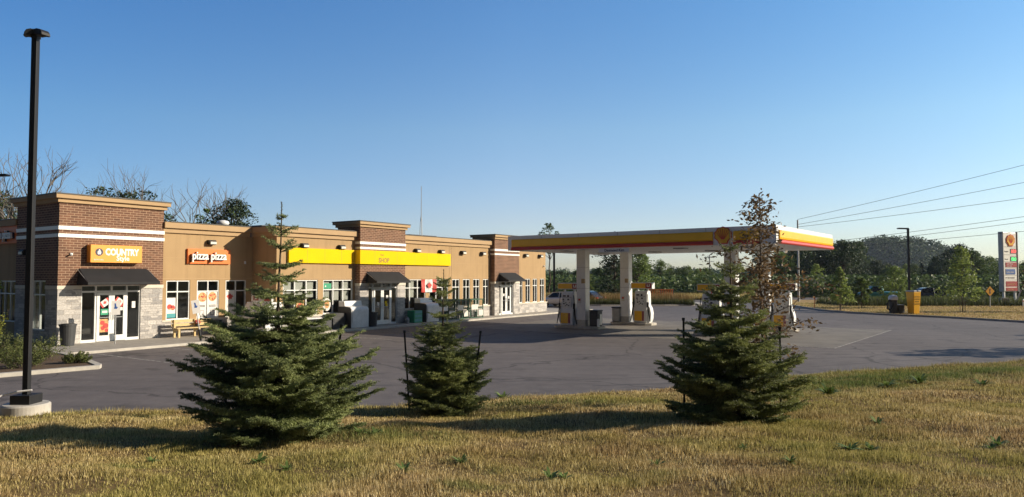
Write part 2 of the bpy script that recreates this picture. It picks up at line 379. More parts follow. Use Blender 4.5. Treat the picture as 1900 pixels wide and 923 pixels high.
def np_mesh(name, V, F, mat, parent=None, attr=None):
    V = np.asarray(V, dtype=np.float32).reshape(-1,3); F = np.asarray(F, dtype=np.int32)
    me = bpy.data.meshes.new(name); k = F.shape[1]
    me.vertices.add(len(V)); me.vertices.foreach_set('co', V.ravel())
    me.loops.add(F.size); me.loops.foreach_set('vertex_index', F.ravel())
    me.polygons.add(len(F)); me.polygons.foreach_set('loop_start', np.arange(0, F.size, k, dtype=np.int32))
    me.update(calc_edges=True); me.materials.append(MATS[mat])
    if attr is not None:
        a = me.attributes.new('green', 'FLOAT', 'POINT'); a.data.foreach_set('value', attr.astype(np.float32))
    o = bpy.data.objects.new(name, me); COL.objects.link(o)
    if parent is not None: o.parent = parent
    return o
def tag(o, label=None, cat=None, group=None, kind=None):
    if label: o['label'] = label
    if cat: o['category'] = cat
    if group: o['group'] = group
    if kind: o['kind'] = kind
    return o
def thing(name, label, cat, loc=(0,0,0), rz=0, group=None):
    o = bpy.data.objects.new(name, None); COL.objects.link(o); o.location = loc; o.rotation_euler = (0,0,rz)
    o.empty_display_size = .2
    return tag(o, label, cat, group)
def dup(root, loc, rz=0, label=None, group=None, scale=1):
    def cp(o, par):
        c = o.copy(); COL.objects.link(c)
        if par is not None: c.parent = par
        for ch in [x for x in o.children]: cp(ch, c)
        return c
    kids = list(root.children); r = root.copy(); COL.objects.link(r)
    for ch in kids: cp(ch, r)
    r.location = loc; r.rotation_euler = (0,0,rz); r.scale = (scale,)*3 if not isinstance(scale, tuple) else scale
    if label: r['label'] = label
    if group: r['group'] = group
    return r
def struct(o): o['kind'] = 'structure'; return o
def text(name, s, size, mat, parent, loc, rot=(R(90),0,0), ext=.01, off=0., align='LEFT', xs=1., bev=0., space=1.):
    c = bpy.data.curves.new(name, 'FONT'); c.body = s; c.size = size; c.extrude = ext; c.offset = off; c.align_x = align
    c.bevel_depth = bev; c.space_character = space; c.resolution_u = 3
    t = bpy.data.objects.new(name+'_tmp', c); COL.objects.link(t)
    dg = bpy.context.evaluated_depsgraph_get(); me = bpy.data.meshes.new_from_object(t.evaluated_get(dg))
    bpy.data.objects.remove(t); me.name = name; me.materials.clear(); me.materials.append(MATS[mat])
    o = bpy.data.objects.new(name, me); COL.objects.link(o); o.parent = parent; o.location = loc; o.rotation_euler = rot; o.scale = (xs,1,1)
    return o

# ------------------------------------------------------------------ terrain
LOT = -.10
EX = [-60,-30,-20,-11.0,-6.5,-3.0,-.65,3.5,8.9,17.9,30,45,70]
EY = [11.5,13.5,14.6,15.4,15.8,16.2,17.3,18.65,21.5,25.0,30.5,36,43]
def edge_y(x): return np.interp(x, EX, EY)
def _bump(x, y):
    return .03*np.sin(x*1.3+.4*y)+.025*np.sin(y*2.1-.7*x)+.012*np.sin(x*4.1+y*3.3)
def lawn_z(x, y):
    e = edge_y(x); s = np.clip((e-y)/(e-1.0), 0, 1.25)
    k = np.clip((e-y)/1.2, 0, 1)
    return LOT+.004+.04*np.minimum(1, k*4)*(e>y)+1.36*s+_bump(x, y)*k

# one ground sheet to the horizon with a hole-free low terrain; everything else lies above it
g = MB()
S = 1300
g.add([(-S,-200,LOT-.03),(S,-200,LOT-.03),(S,S+100,LOT-.03),(-S,S+100,LOT-.03)], [(0,1,2,3)])
struct(g.obj('ground', 'field_green'))
# dry verge around the lot
g = MB(); g.add([(26,26,LOT-.012),(75,30,LOT-.012),(110,110,LOT-.012),(40,112,LOT-.012),(14,96,LOT-.012),(-10,90,LOT-.012),(-60,75,LOT-.012),(-60,10,LOT-.012)], [tuple(range(8))])
struct(g.obj('dry_verge', 'field_dry'))
# asphalt lot
rk = [(27.9,69.7),(27.4,66),(27.1,62),(27.4,58.5),(28.6,55.2),(31.2,51.6),(32.6,47.8),(34.2,43),(37,37)]
lot_poly = [(-60,2),(60,2),(60,38),(45,37),(37,37)] + rk[::-1][1:] + [(28.6,78),(30,85),(26,89.4),(20,90.0),(14,89.5),(0,88),(-12,84),(-28,70),(-60,60)]
g = MB(); g.add([(x,y,LOT) for x,y in lot_poly], [tuple(range(len(lot_poly)))])
struct(g.obj('parking_lot', 'asphalt'))
# road beyond the verge
g = MB(); g.add([(-80,101,LOT-.004),(200,78,LOT-.004),(200,88,LOT-.004),(-80,111,LOT-.004)], [(0,1,2,3)])
struct(g.obj('road', 'asphalt'))
# concrete pad beneath the pumps
CA = Vector((-.793,.609,0)); CB = Vector((.609,.793,0)); C0 = Vector((11.9,32,0))
def cp(a, b, z=0.): p = C0+CA*a+CB*b; return Vector((p.x,p.y,z))
g = MB(); q = [cp(-2.6,-.9),cp(17.6,-.9),cp(17.6,11.6),cp(-2.6,11.6)]
g.add([(p.x,p.y,LOT+.004) for p in q], [(0,1,2,3)]); struct(g.obj('pump_pad', 'pad_concrete'))
g = MB()
for i in range(4):
    a, b = q[i], q[(i+1)%4]; d = (b-a).normalized(); nrm = Vector((-d.y,d.x,0))*.045
    ext = d*.045
    g.add([(p.x,p.y,LOT+.008+.001*i) for p in (a-nrm-ext,b-nrm+ext,b+nrm+ext,a+nrm-ext)], [(0,1,2,3)])
struct(g.obj('pad_edge_line', 'line_white'))

# lawn berm the photograph is taken from
nx, ny = 260, 120
xs = np.linspace(-34, 44, nx); ts = np.linspace(0, 1, ny)
X = np.repeat(xs[:,None], ny, 1); E_ = edge_y(X); Y = -3 + (E_+3)*ts[None,:]**.8
Z = lawn_z(X, Y); Z[:, -1] = LOT-.04
idx = np.arange(nx*ny).reshape(nx, ny)
F = np.stack([idx[:-1,:-1], idx[1:,:-1], idx[1:,1:], idx[:-1,1:]], -1).reshape(-1,4)
struct(np_mesh('lawn', np.stack([X,Y,Z], -1), F, 'lawn_soil'))

rng = np.random.default_rng(7)
def grass_patch(name, n, xr, dens_fn, hfun, label, mat='dry_grass', gfun=None):
    pass
def make_lawn_grass():
    V = []; G = []; r_ = np.random.default_rng(99)
    for (y0, y1, dens, w, h) in ((5.5,9,3000,.009,.062),(9,13,2200,.011,.066),(13,26,1200,.014,.072),(26,36,500,.018,.08)):
        hw0 = .80*y1+1.5
        area = 2*hw0*(y1-y0); n = int(area*dens)
        x = rng.uniform(-hw0, hw0, n); y = rng.uniform(y0, y1, n)
        k = (np.abs(x) < .8*y+1.5) & (y < edge_y(x)+rng.normal(0, .07, n)-.02+.05*np.sin(x*3)) ; x = x[k]; y = y[k]; n = len(x)
        cl = .5+.5*np.sin(x*2.3+np.sin(y*3.1)*2)*np.sin(y*2.7+np.sin(x*1.9)*2)
        ed = np.clip(1-(edge_y(x)-y)/.8, 0, 1)
        gr = np.exp(-((y-(edge_y(x)-2.6))/1.7)**2)*np.clip((x-5.0)/3, 0, 1)*(.45+.6*np.clip(.5+np.sin(x*1.7+np.sin(y*2))*np.sin(y*2.6+x*.6), 0, 1))
        gr = gr+np.exp(-(((x-1.0)/2.4)**2+((y-15.4)/.35)**2))*.7+np.exp(-(((x+2.2)/1.1)**2+((y-11.1)/.6)**2))*.6
        gr = np.clip(gr+rng.normal(0, .25, n)*(gr>.08), 0, 1)
        bare = (np.sin(x*1.15+1.7*np.sin(y*.9))+np.sin(y*1.9+1.3*np.sin(x*.8+1))+np.sin(x*2.9-y*2.3)*.6) > 1.75
        kk = ~(bare & (r_.random(n) < .62)); x, y, cl, ed, gr = x[kk], y[kk], cl[kk], ed[kk], gr[kk]; n = len(x)
        hh = h*(.4+.85*cl**1.3)*rng.uniform(.5, 1.5, n)*(1+.9*ed*rng.uniform(0,1,n))*(1+.7*gr)
        a = rng.uniform(0, 2*np.pi, n); ln = rng.uniform(0,.55,n)*hh; la = rng.uniform(0, 2*np.pi, n)
        ww = w*rng.uniform(.7,1.4,n)
        z = lawn_z(x, np.minimum(y, edge_y(x)-.0)) - .005
        p = np.stack([x, y, z], -1); d = np.stack([np.cos(a), np.sin(a), 0*a], -1)*ww[:,None]/2
        t = p+np.stack([np.cos(la)*ln, np.sin(la)*ln, hh], -1)
        V.append(np.stack([p-d, p+d, t], 1)); G.append(np.repeat(gr, 3))
    V = np.concatenate(V).reshape(-1,3); F = np.arange(len(V)).reshape(-1,3)
    o = np_mesh('grass', V, F, 'dry_grass', attr=np.concatenate(G))
    tag(o, 'dry straw coloured mown grass covering the near bank', 'grass', kind='stuff')
make_lawn_grass()
# ------------------------------------------------------------------ the shop building (local: x along the facade, -y towards the lot)
BA = math.atan2(.830, .558)
BM = Matrix.Translation((-19.2, 30.1, 0)) @ Matrix.Rotation(BA, 4, 'Z')
def bw(x, y, z=0.): return BM @ Vector((x, y, z))
bld = thing('commercial_building', 'long single storey shop building in tan stucco with three brown brick entrance towers', 'building', (-19.2,30.1,0), BA)
ZW0, ZW1, ZM = .8, 2.70, 2.15
def window(a0, a1, cols, d, axis='x', z0=ZW0, z1=ZW1, blinds=(), extra=None, zm=ZM):
    fr = .055; xs = [a0]+list(cols)+[a1]; holes = []
    for i in range(len(xs)-1):
        l = xs[i]+(fr if i == 0 else fr/2); r = xs[i+1]-(fr if i == len(xs)-2 else fr/2)
        holes += [(l,r,z0+fr,zm-fr/2),(l,r,zm+fr/2,z1-fr)]
    g = MB(); g.grid(axis, a0, a1, z0, z1, d+.03, d+.12, holes); w = g.obj('window', 'white_frame', bld)
    g = MB()
    if axis == 'x': g.add([(a0+.02,d+.08,z0+.02),(a1-.02,d+.08,z0+.02),(a1-.02,d+.08,z1-.02),(a0+.02,d+.08,z1-.02)], [(0,1,2,3)])
    else: g.add([(d+.08,a0+.02,z0+.02),(d+.08,a1-.02,z0+.02),(d+.08,a1-.02,z1-.02),(d+.08,a0+.02,z1-.02)], [(3,2,1,0)])
    g.obj('pane', 'window_glass', w, fix=False)
    for (l, r, zb) in blinds:
        g = MB(); zz = z1-.08
        g.box(l, r, d+.2, d+.205, zb, zz); nz = int((zz-zb)/.05)
        for k in range(nz): g.box(l, r, d+.185, d+.2, zb+.05*k, zb+.05*k+.035)
        g.obj('blind', 'blind_white', w)
    return w
def poster(w, name, d, build, mats):
    g = MB(); build(g); return g.obj(name, mats, w)

# --- section A (left tower) : x 0..4.6, front at y=0
DO = (.96, 3.56, 0, 2.5)
for a, b_ in ((0, .96), (3.56, 4.6)):
    g = MB(); g.grid('x', a, b_, 0, 2.35, 0, .3); g.obj('stone_base', 'grey_stone', bld)
g = MB(); g.grid('y', .3, 4.04, 0, 2.35, 0, .3, [(1.1,2.32,.55,2.72)]); g.obj('stone_base', 'grey_stone', bld)
g = MB(); g.grid('x', 3.56, 4.63, 2.35, 2.5, -.03, .27); g.obj('stone_cap', 'trim_cream', bld)
g = MB(); g.box(-.03, .27, 2.32, 4.04, 2.35, 2.5); g.obj('stone_cap', 'trim_cream', bld)
g = MB(); g.prism([(-.03,-.03),(.96,-.03),(.96,.27),(.27,.27),(.27,1.1),(-.03,1.1)], 2.35, 2.5)
g.obj('stone_cap', 'trim_cream', bld)
g = MB(); g.grid('x', 0, 4.6, 2.5, 3.3, 0, .3); g.grid('y', .3, 4.04, 2.5, 3.3, 0, .3, [(1.1,2.32,.55,2.72)])
g.box(0, 4.6, 0, 4.04, 3.3, 6.05); g.obj('brick_tower', 'brown_brick', bld)
def bands(x0, x1, y0, y1, zs):
    g = MB()
    for za, zb_ in zs: g.box(x0-.03, x1+.03, y0-.03, y1, za, zb_)
    g.obj('trim_band', 'letter_white', bld)
bands(0, 4.6, 0, 4.04, ((4.89,5.05),(4.57,4.72)))
def tower_cap(x0, x1, y0, y1, z0, z1):
    g = MB(); h = (z1-.05-z0)/2
    g.box(x0-.1, x1+.1, y0-.1, y1+.1, z0, z0+h); g.box(x0-.22, x1+.22, y0-.22, y1+.22, z0+h, z1-.05); g.obj('cornice', 'cornice_tan', bld)
    g = MB(); g.box(x0-.25, x1+.25, y0-.25, y1+.25, z1-.05, z1); g.obj('coping', 'cap_black', bld)
tower_cap(0, 4.6, 0, 4.04, 6.05, 6.44)

# --- section A2 pizza wall
WA = [(4.84,6.06),(6.43,7.66),(8.03,9.25)]
g = MB(); g.grid('x', 4.6, 9.62, ZW0, 5.0, .1, .3, [(a,b,ZW0,ZW1) for a,b in WA])
g.grid('y', -1.9, .1, 0, 5.0, 9.62, 9.82)            # return wall facing left
WB = [(10.05,12.38),(12.76,14.98)]; WC = [(19.12,21.42),(21.8,23.77),(24.19,25.03),(25.4,26.21),(26.59,27.37),(27.77,28.51)]; WD = [(32.35,33.1),(33.5,34.23),(34.6,35.3),(35.7,36.41)]
g.grid('x', 9.82, 15.15, ZW0, 5.0, -1.9, -1.7, [(a,b,ZW0,ZW1) for a,b in WB])
g.grid('x', 19.0, 28.7, ZW0, 5.0, -1.9, -1.7, [(a,b,ZW0,ZW1) for a,b in WC])
g.grid('x', 32.0, 36.6, ZW0, 5.0, -1.9, -1.7, [(a,b,ZW0,ZW1) for a,b in WD])
g.grid('y', 4.04, 16, 0, 5.0, .15, .35, [(4.42,6.2,ZW0,ZW1)])     # left side wall
g.grid('y', -1.7, 16, 0, 5.0, 36.4, 36.6)
g.grid('x', .35, 36.4, 0, 5.0, 15.8, 16)
g.obj('stucco_wall', 'stucco', bld)
g = MB()
for x0, x1, yo in ((4.6,9.62,.02),(9.82,15.15,-1.98),(19.0,28.7,-1.98),(32.0,36.68,-1.98)): g.box(x0, x1, yo, yo+.28, 0, .72)
g.box(36.6, 36.68, -1.7, 4, 0, .72)
g.obj('stone_wainscot', 'grey_stone', bld)
g = MB()
for x0, x1, yo in ((4.6,9.62,-.02),(9.82,15.15,-2.02),(19.0,28.7,-2.02),(32.0,36.72,-2.02)): g.box(x0, x1, yo, yo+.32, .72, .8)
g.obj('wainscot_cap', 'trim_cream', bld)
# stucco joints as thin proud bands
g = MB()
for x0, x1, y in ((4.6,9.62,.1),(9.82,15.15,-1.9),(19.0,28.7,-1.9),(32.0,36.6,-1.9)):
    g.box(x0, x1, y-.012, y+.01, 2.76, 2.80)
for x0, x1, y in ((4.6,9.62,.1),(24.0,28.7,-1.9),(32.0,36.6,-1.9)): g.box(x0, x1, y-.008, y+.01, 3.78, 3.8)
for x in (23.88, 24.12): g.box(x-.012, x+.012, -1.91, -1.89, .8, 4.97)
g.obj('stucco_joint', 'cornice_tan', bld)
def cornice_run(x0, x1, y):      # front facing
    g.box(x0, x1, y-.1, y+.1, 5.0, 5.22); g.box(x0, x1, y-.22, y+.12, 5.22, 5.5)
g = MB(); cornice_run(4.6, 9.40, .1); cornice_run(9.40, 15.15, -1.9); cornice_run(19.0, 28.7, -1.9); cornice_run(32.0, 36.8, -1.9)
g.box(9.52, 9.8, -1.8, .1, 5.0, 5.22); g.box(9.40, 9.8, -1.78, .1, 5.22, 5.5)
g.box(.05, .3, 4.04, 16, 5.0, 5.22); g.box(-.07, .3, 4.04, 16, 5.22, 5.5)
g.box(36.4, 36.7, -1.7, 16, 5.0, 5.22); g.box(36.4, 36.82, -1.7, 16, 5.22, 5.5); g.box(.3, 36.4, 15.9, 16.1, 5.0, 5.5)
g.obj('cornice', 'cornice_tan', bld)
g = MB()
for x0, x1, y0, y1 in ((4.85,9.37,-.15,.3),(9.37,14.9,-2.15,-1.6),(9.37,9.9,-1.6,.3),(19.25,28.45,-2.15,-1.6),(32.25,36.85,-2.15,-1.6),(-.1,.4,4.3,16.1),(36.3,36.85,-1.6,16.1),(.4,36.3,15.7,16.1)):
    g.box(x0, x1, y0, y1, 5.5, 5.54)
g.obj('coping', 'cap_black', bld)
g = MB(); g.box(.36, 9.7, .32, 15.79, 4.86, 4.95); g.box(9.83, 36.39, -1.69, 15.79, 4.861, 4.951); g.obj('roof', 'roof_dark', bld)
# interior shell
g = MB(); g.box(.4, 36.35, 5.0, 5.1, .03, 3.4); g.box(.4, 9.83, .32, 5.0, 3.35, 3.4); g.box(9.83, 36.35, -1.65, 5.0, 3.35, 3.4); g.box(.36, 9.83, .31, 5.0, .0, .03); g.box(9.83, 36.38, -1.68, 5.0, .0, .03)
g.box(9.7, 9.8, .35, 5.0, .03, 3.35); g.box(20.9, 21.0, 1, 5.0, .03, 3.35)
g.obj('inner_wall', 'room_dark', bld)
g = MB()
for i, x in enumerate((11, 13.2, 21.6, 24.5, 27.2, 33.5, 35)):
    g = MB(); g.box(x, x+.9, 1.0, 3.4, .03, 1.45+.15*(i%3)); g.obj('store_shelf', 'shelf_mix', bld)

# --- towers 2 and 3
def tower(x0, x1, dx0, dx1, top, bz):
    for a, b_ in ((x0, dx0), (dx1, x1)):
        g = MB(); g.grid('x', a, b_, 0, 2.35, -2.3, -1.7); g.obj('stone_base', 'grey_stone', bld)
    for a, b_ in ((x0-.03, dx0), (dx1, x1+.03)):
        g = MB(); g.grid('x', a, b_, 2.35, 2.5, -2.33, -1.7); g.obj('stone_cap', 'trim_cream', bld)
    g = MB(); g.grid('x', x0, x1, 2.5, 3.4, -2.3, -1.7); g.box(x0, x1, -2.3, -.4, 3.4, top-.36); g.obj('brick_tower', 'brown_brick', bld)
    bands(x0, x1, -2.3, -1.7, bz); tower_cap(x0, x1, -2.3, -.4, top-.36, top)
tower(15.15, 19.0, 15.85, 18.3, 6.15, ((4.78,4.93),(4.5,4.62)))
tower(28.7, 32.0, 29.3, 31.2, 6.02, ((4.78,4.93),(4.48,4.6)))

def awning(x0, x1, y, z0=2.53, z1=3.24, d=1.0, sp=.1):
    """quarter slope canvas awning with closed ends"""
    A0, A1 = (x0, y, z1), (x1, y, z1); B0, B1 = (x0-sp, y-d, z0+.12), (x1+sp, y-d, z0+.12); C0_, C1_ = (x0-sp, y-d, z0), (x1+sp, y-d, z0)
    D0, D1 = (x0-sp, y, z0), (x1+sp, y, z0)
    g = MB(); g.add([A0,A1,B0,B1,C0_,C1_,D0,D1], [(0,2,3,1),(2,4,5,3),(0,6,4,2),(1,3,5,7),(0,1,7,6)])
    o = g.obj('awning', 'awning_black', bld)
    for x in (x0-sp+.02, (x0+x1)/2, x1+sp-.02):
        g = MB(); g.tube([(x,y,z0+.02),(x,y-d+.03,z0+.02),(x,y-d+.03,z0+.1),(x,y,z1-.03)], .012, 5); g.obj('awning_frame', 'galvanized', o)
awning(.84, 3.8, -.005); awning(15.72, 18.42, -2.305, 2.5, 3.17, .9); awning(29.3, 31.45, -2.305, 2.5, 3.17, .9)

def entrance(x0, x1, y, side_l, side_r, ndoor=2, stickers=None):
    g = MB(); z1 = 2.5; zm = 2.2; l = x0+side_l; r = x1-side_r
    xs = [x0, l, (l+r)/2, r, x1]
    tr = [(xs[i]+.04, xs[i+1]-.04, zm+.06, z1-.04) for i in range(4)]
    g.grid('x', x0, x1, 0, z1, y+.05, y+.15, tr+[(x0+.05,l-.04,.12,zm-.02),(r+.04,x1-.05,.12,zm-.02),(l+.04,r-.04,.0,zm)])
    e = g.obj('entrance_frame', 'white_frame', bld)
    g = MB(); g.add([(x0+.02,y+.1,.02),(x1-.02,y+.1,.02),(x1-.02,y+.1,z1-.02),(x0+.02,y+.1,z1-.02)], [(0,1,2,3)])
    # glass only where the doors are not
    g = MB()
    for a, b_, c, d_ in tr+[(x0+.05,l-.04,.12,zm-.02),(r+.04,x1-.05,.12,zm-.02)]:
        g.add([(a,y+.1,c),(b_,y+.1,c),(b_,y+.1,d_),(a,y+.1,d_)], [(0,1,2,3)])
    g.obj('pane', 'window_glass', e, fix=False)
    m = (l+r)/2; doors = []
    for k, (a, b_) in enumerate(((l+.045, m-.005), (m+.005, r-.045))):
        g = MB(); g.grid('x', a, b_, .02, zm-.01, y+.02, y+.08, [(a+.12,b_-.12,.27,zm-.14)]); d = g.obj('door', 'white_frame', bld)
        g = MB(); g.add([(a+.1,y+.055,.25),(b_-.1,y+.055,.25),(b_-.1,y+.055,zm-.12),(a+.1,y+.055,zm-.12)], [(0,1,2,3)]); g.obj('pane', 'window_glass', d, fix=False)
        g = MB(); hx = b_-.07 if k == 0 else a+.07
        g.tube([(a+.1,y+.0,1.07),(b_-.1,y+.0,1.07)], .016, 6); g.tube([(hx,y-.03,.95),(hx,y-.03,1.3)], .013, 6)
        g.obj('handle', 'galvanized', d); doors.append(d)
    return e, doors
e1, d1 = entrance(.96, 3.56, .0, .62, .62)
e2, d2 = entrance(15.85, 18.3, -2.3, .4, .5)
e3, d3 = entrance(29.3, 31.2, -2.3, .3, .3)
def leaf_poly(cx, cz, s):
    P = [(0,-.5),(.04,-.2),(.3,-.28),(.25,-.12),(.5,.1),(.35,.14),(.38,.3),(.2,.22),(.14,.42),(.06,.34),(0,.55)]
    P = P+[(-x,z) for x,z in P[-2:0:-1]]
    return [(cx+x*s, cz+z*s) for x,z in P]
def flag_sticker(g, cx, cz, ang, y):
    M = Matrix.Translation((cx, y, cz)) @ Matrix.Rotation(ang, 4, 'Y'); g.X = M
    g.mat(0); g.box(-.14,.14,-.004,0,-.14,.14); g.mat(1); g.box(-.22,-.14,-.004,0,-.14,.14); g.box(.14,.22,-.004,0,-.14,.14); g.extr(leaf_poly(0,0,.18), -.008, -.005); g.X = None
# stickers on the first entrance
g = MB(); y = .045
flag_sticker(g, 1.98, 1.72, R(-35), y); g.obj('door_poster', ['poster_white','poster_red'], d1[0])
g = MB(); g.mat(0); g.box(1.8,2.14,y-.004,y,1.18,1.45); g.mat(1); g.box(1.86,2.08,y-.008,y-.005,1.27,1.37); g.obj('door_poster', ['poster_green','poster_white'], d1[0])
g = MB(); g.mat(0); g.box(1.76,2.14,y-.004,y,.42,1.0); g.mat(1)
for cx, cz, r in ((1.88,.84,.1),(2.02,.7,.12),(1.9,.6,.09),(2.06,.5,.08)): g.disc(cx, cz, r, y-.005, 10, .004)
g.obj('door_poster', ['poster_cheese','poster_red'], d1[0])
g = MB(); flag_sticker(g, 2.62, 1.75, R(35), y); g.obj('door_poster', ['poster_white','poster_red'], d1[1])
g = MB(); g.box(2.62,2.84,y-.004,y,1.36,1.5); g.obj('door_poster', 'poster_white', d1[1])
g = MB(); g.box(3.2,3.36,.094,.098,1.45,1.75); g.obj('door_poster', 'poster_white', e1)
for dd, xx, mt, z in ((d2[1],17.45,'poster_white',1.65),(d2[1],17.35,'band_yellow',1.3),(d2[1],17.4,'band_yellow',1.15),(d2[0],16.7,'poster_white',1.25),(d3[0],29.95,'poster_white',1.5),(d3[1],30.6,'poster_white',1.3)):
    g = MB(); g.box(xx-.09,xx+.09,-2.3+.04,-2.3+.045,z-.1,z+.1); g.obj('door_poster', mt, dd)

# windows
w1 = window(4.84, 6.06, [5.42], .1)
w2 = window(6.43, 7.66, [7.05], .1); w3 = window(8.03, 9.25, [8.64], .1)
for wi, (a, b_) in ((w1,(4.84,6.06)),): pass
def P1(g):
    g.mat(0); g.box(4.9,5.36,.165,.17,.9,1.86); g.mat(1); g.disc(5.06,1.42,.13,.162,16,.004); g.disc(5.22,1.38,.12,.162,16,.004); g.mat(2); g.box(4.9,5.36,.16,.164,.9,1.1); g.mat(3); g.box(5.0,5.28,.155,.159,1.3,1.34)
poster(w1, 'burger_poster', .1, P1, ['poster_white','poster_red','poster_teal','poster_cheese'])
def pizza(g, cx, cz, r, y):
    g.mat(1); g.disc(cx, cz, r, y, 24, .004); rr = random.Random(int(cx*100))
    g.mat(2)
    for k in range(12):
        a = rr.uniform(0, 6.28); q = r*.8*math.sqrt(rr.random()); g.disc(cx+q*math.cos(a), cz+q*math.sin(a), .035, y-.005, 8, .003)
def P2(g):
    for (x0,x1) in ((6.49,7.01),(7.08,7.6)):
        g.mat(0); g.box(x0,x1,.165,.17,.84,2.12)
    pizza(g, 6.78, 1.85, .24, .163); pizza(g, 7.33, 1.87, .23, .163)
    g.mat(3)
    for x0 in (6.55, 7.14):
        for z in (1.42, 1.36): g.box(x0,x0+.38,.16,.164,z,z+.03)
        g.box(x0+.08,x0+.3,.16,.164,.95,1.2); 
    g.mat(0); 
    for x0 in (6.55, 7.14): g.box(x0+.1,x0+.28,.155,.159,.97,1.18)
poster(w2, 'pizza_poster', .1, P2, ['poster_white','poster_cheese','poster_red','dark_grey'])
def P3(g):
    g.mat(0); g.box(8.09,8.6,.165,.17,.84,2.12); g.mat(1); g.extr(leaf_poly(8.33,1.82,.42), .158, .163)
    g.mat(2); g.box(8.2,8.5,.16,.164,1.38,1.42); g.box(8.16,8.54,.16,.164,1.3,1.33)
poster(w3, 'maple_leaf_poster', .1, P3, ['poster_white','poster_red','dark_grey'])
w4 = window(10.05, 12.38, [10.83,11.6], -1.9, blinds=[(10.1,10.7,1.95),(10.86,11.5,1.9),(11.64,12.2,1.75)])
w5 = window(12.76, 14.98, [13.5,14.24], -1.9, blinds=[(12.8,13.35,1.6),(13.52,14.05,1.55),(14.26,14.8,1.55)])
def P4(g):
    g.mat(0); g.box(12.82,13.4,-1.835,-1.83,2.2,2.5); g.mat(1); g.disc(12.98,2.34,.05,-1.837,12,.004)
poster(w5, 'green_poster', 0, P4, ['poster_green','poster_white'])
def P5(g):
    g.mat(0); g.extr([(13.1+.27*math.cos(k*math.pi/12), 1.32+.36*math.sin(k*math.pi/12)) for k in range(24)], -1.835, -1.83)
    g.mat(1); g.extr([(13.1+.19*math.cos(k*math.pi/12), 1.34+.24*math.sin(k*math.pi/12)) for k in range(24)], -1.842, -1.837)
    g.mat(2)
    for a, b_ in ((.05,.1),(-.08,.02),(.06,-.1),(-.02,-.12)): g.disc(13.1+a, 1.36+b_, .035, -1.844, 8, .003)
poster(w5, 'oval_poster', 0, P5, ['poster_white','poster_cheese','poster_red'])
def P6(g): g.mat(0); g.box(14.3,14.75,-1.835,-1.83,1.1,1.45); g.mat(1); g.box(14.36,14.7,-1.842,-1.837,1.18,1.36)
poster(w5, 'red_poster', 0, P6, ['poster_red','poster_cheese'])
def P7(g):
    g.mat(0); g.box(10.95,11.5,-1.835,-1.83,.9,1.6); g.mat(1); g.disc(11.22,1.25,.2,-1.837,14,.004)
poster(w4, 'round_poster', 0, P7, ['poster_cheese','poster_red'])
w6 = window(19.12, 21.42, [19.9,20.65], -1.9, blinds=[(19.15,19.7,1.5),(19.92,20.45,1.55)])
w7 = window(21.8, 23.77, [22.5,23.15], -1.9, blinds=[(22.52,23.0,2.1)])
for a, b_ in WC[2:]+WD: window(a, b_, [(a+b_)/2], -1.9)
window(1.1, 2.32, [1.7], 0, 'y', .55, 2.72, zm=2.1)
window(4.42, 6.2, [5.0,5.6], .15, 'y', zm=2.1)

# wall lights: slanted box with pale lens
def wall_light(x, y, z, axis='x'):
    l = bpy.data.objects.new('wall_light', WL.data); COL.objects.link(l); l.parent = bld
    l.location = (x, y, z); l.rotation_euler = (0, 0, 0 if axis == 'x' else R(-90))
    k = bpy.data.objects.new('lens', WLL.data); COL.objects.link(k); k.parent = l
g = MB(); g.extr([(0,.13),(-.2,.13),(-.26,.02),(-.24,-.1),(-.12,-.12),(0,-.06)], -.19, .19, 'yz'); WL = g.obj('wall_light', 'black_metal')
g = MB(); g.box(-.15,.18,-.275,-.235,-.08,.04); WLL = g.obj('lens', 'lens_pale')
for x in (7.12,): wall_light(x, .1, 4.6)
for x in (11.34,13.99,20.47,22.91,25.27,27.63,33.43,35.64): wall_light(x, -1.9, 4.55)
wall_light(0, 3.0, 3.95, 'y')
bpy.data.objects.remove(WL); bpy.data.objects.remove(WLL)
# security cameras, small outlet boxes
for x, y, z in ((.5,0,3.85),(10.35,-1.9,3.5),(36.3,-1.9,3.75)):
    g = MB(); g.box(x-.05,x+.05,y-.05,y,z-.05,z+.05); g.tube([(x,y-.05,z),(x-.08,y-.2,z-.03)], .035, 8)
    g.obj('security_camera', 'white_plastic', bld)
g = MB(); g.box(9.1,9.2,.06,.1,3.55,3.7); g.obj('junction_box', 'white_plastic', bld)
g = MB(); g.tube([(36.75,-1.6,.0),(36.75,-1.6,5.1)], .05, 8); g.obj('downpipe', 'cornice_tan', bld)

# rooftop plant
def rooftop(name, label, cat, x, y, build, mats, z=4.955):
    p = bw(x, y, z); t = thing(name, label, cat, p, BA); g = MB(); build(g); g.obj('housing', mats, t, bevel=.01); return t
t = rooftop('rooftop_unit', 'dark flat air handling unit on the roof left of the middle brick tower', 'roof unit', 14.0, 3.5, lambda g: (g.mat(0), g.box(-1.9,1.0,-.8,.8,0,.95)), ['dark_grey'])
g = MB(); g.box(1.0,2.2,-.7,.7,.1,.98); 
for k in range(6): g.box(1.1+.17*k,1.18+.17*k,-.72,-.7,.2,.85)
g.obj('coil_section', 'galvanized', t)
t = rooftop('rooftop_unit', 'dark flat roof box beside the mast on the far roof', 'roof unit', 26.2, 3.0, lambda g: g.box(-1.8,1.2,-.8,.8,0,1.0), ['dark_grey'])
g = MB(); g.box(1.2,2.0,-.6,.6,0,.85); g.obj('coil_section', 'galvanized', t)
p = bw(9.5, 2.6, 4.955); t = thing('roof_vent', 'small round white roof vent above the orange letter sign', 'vent', p, BA)
g = MB(); g.lathe([(.16,0),(.16,.75),(.3,.8),(.34,.9),(.3,1.0),(.1,1.06)], 16); g.obj('hood', 'white_plastic', t, smooth=True)
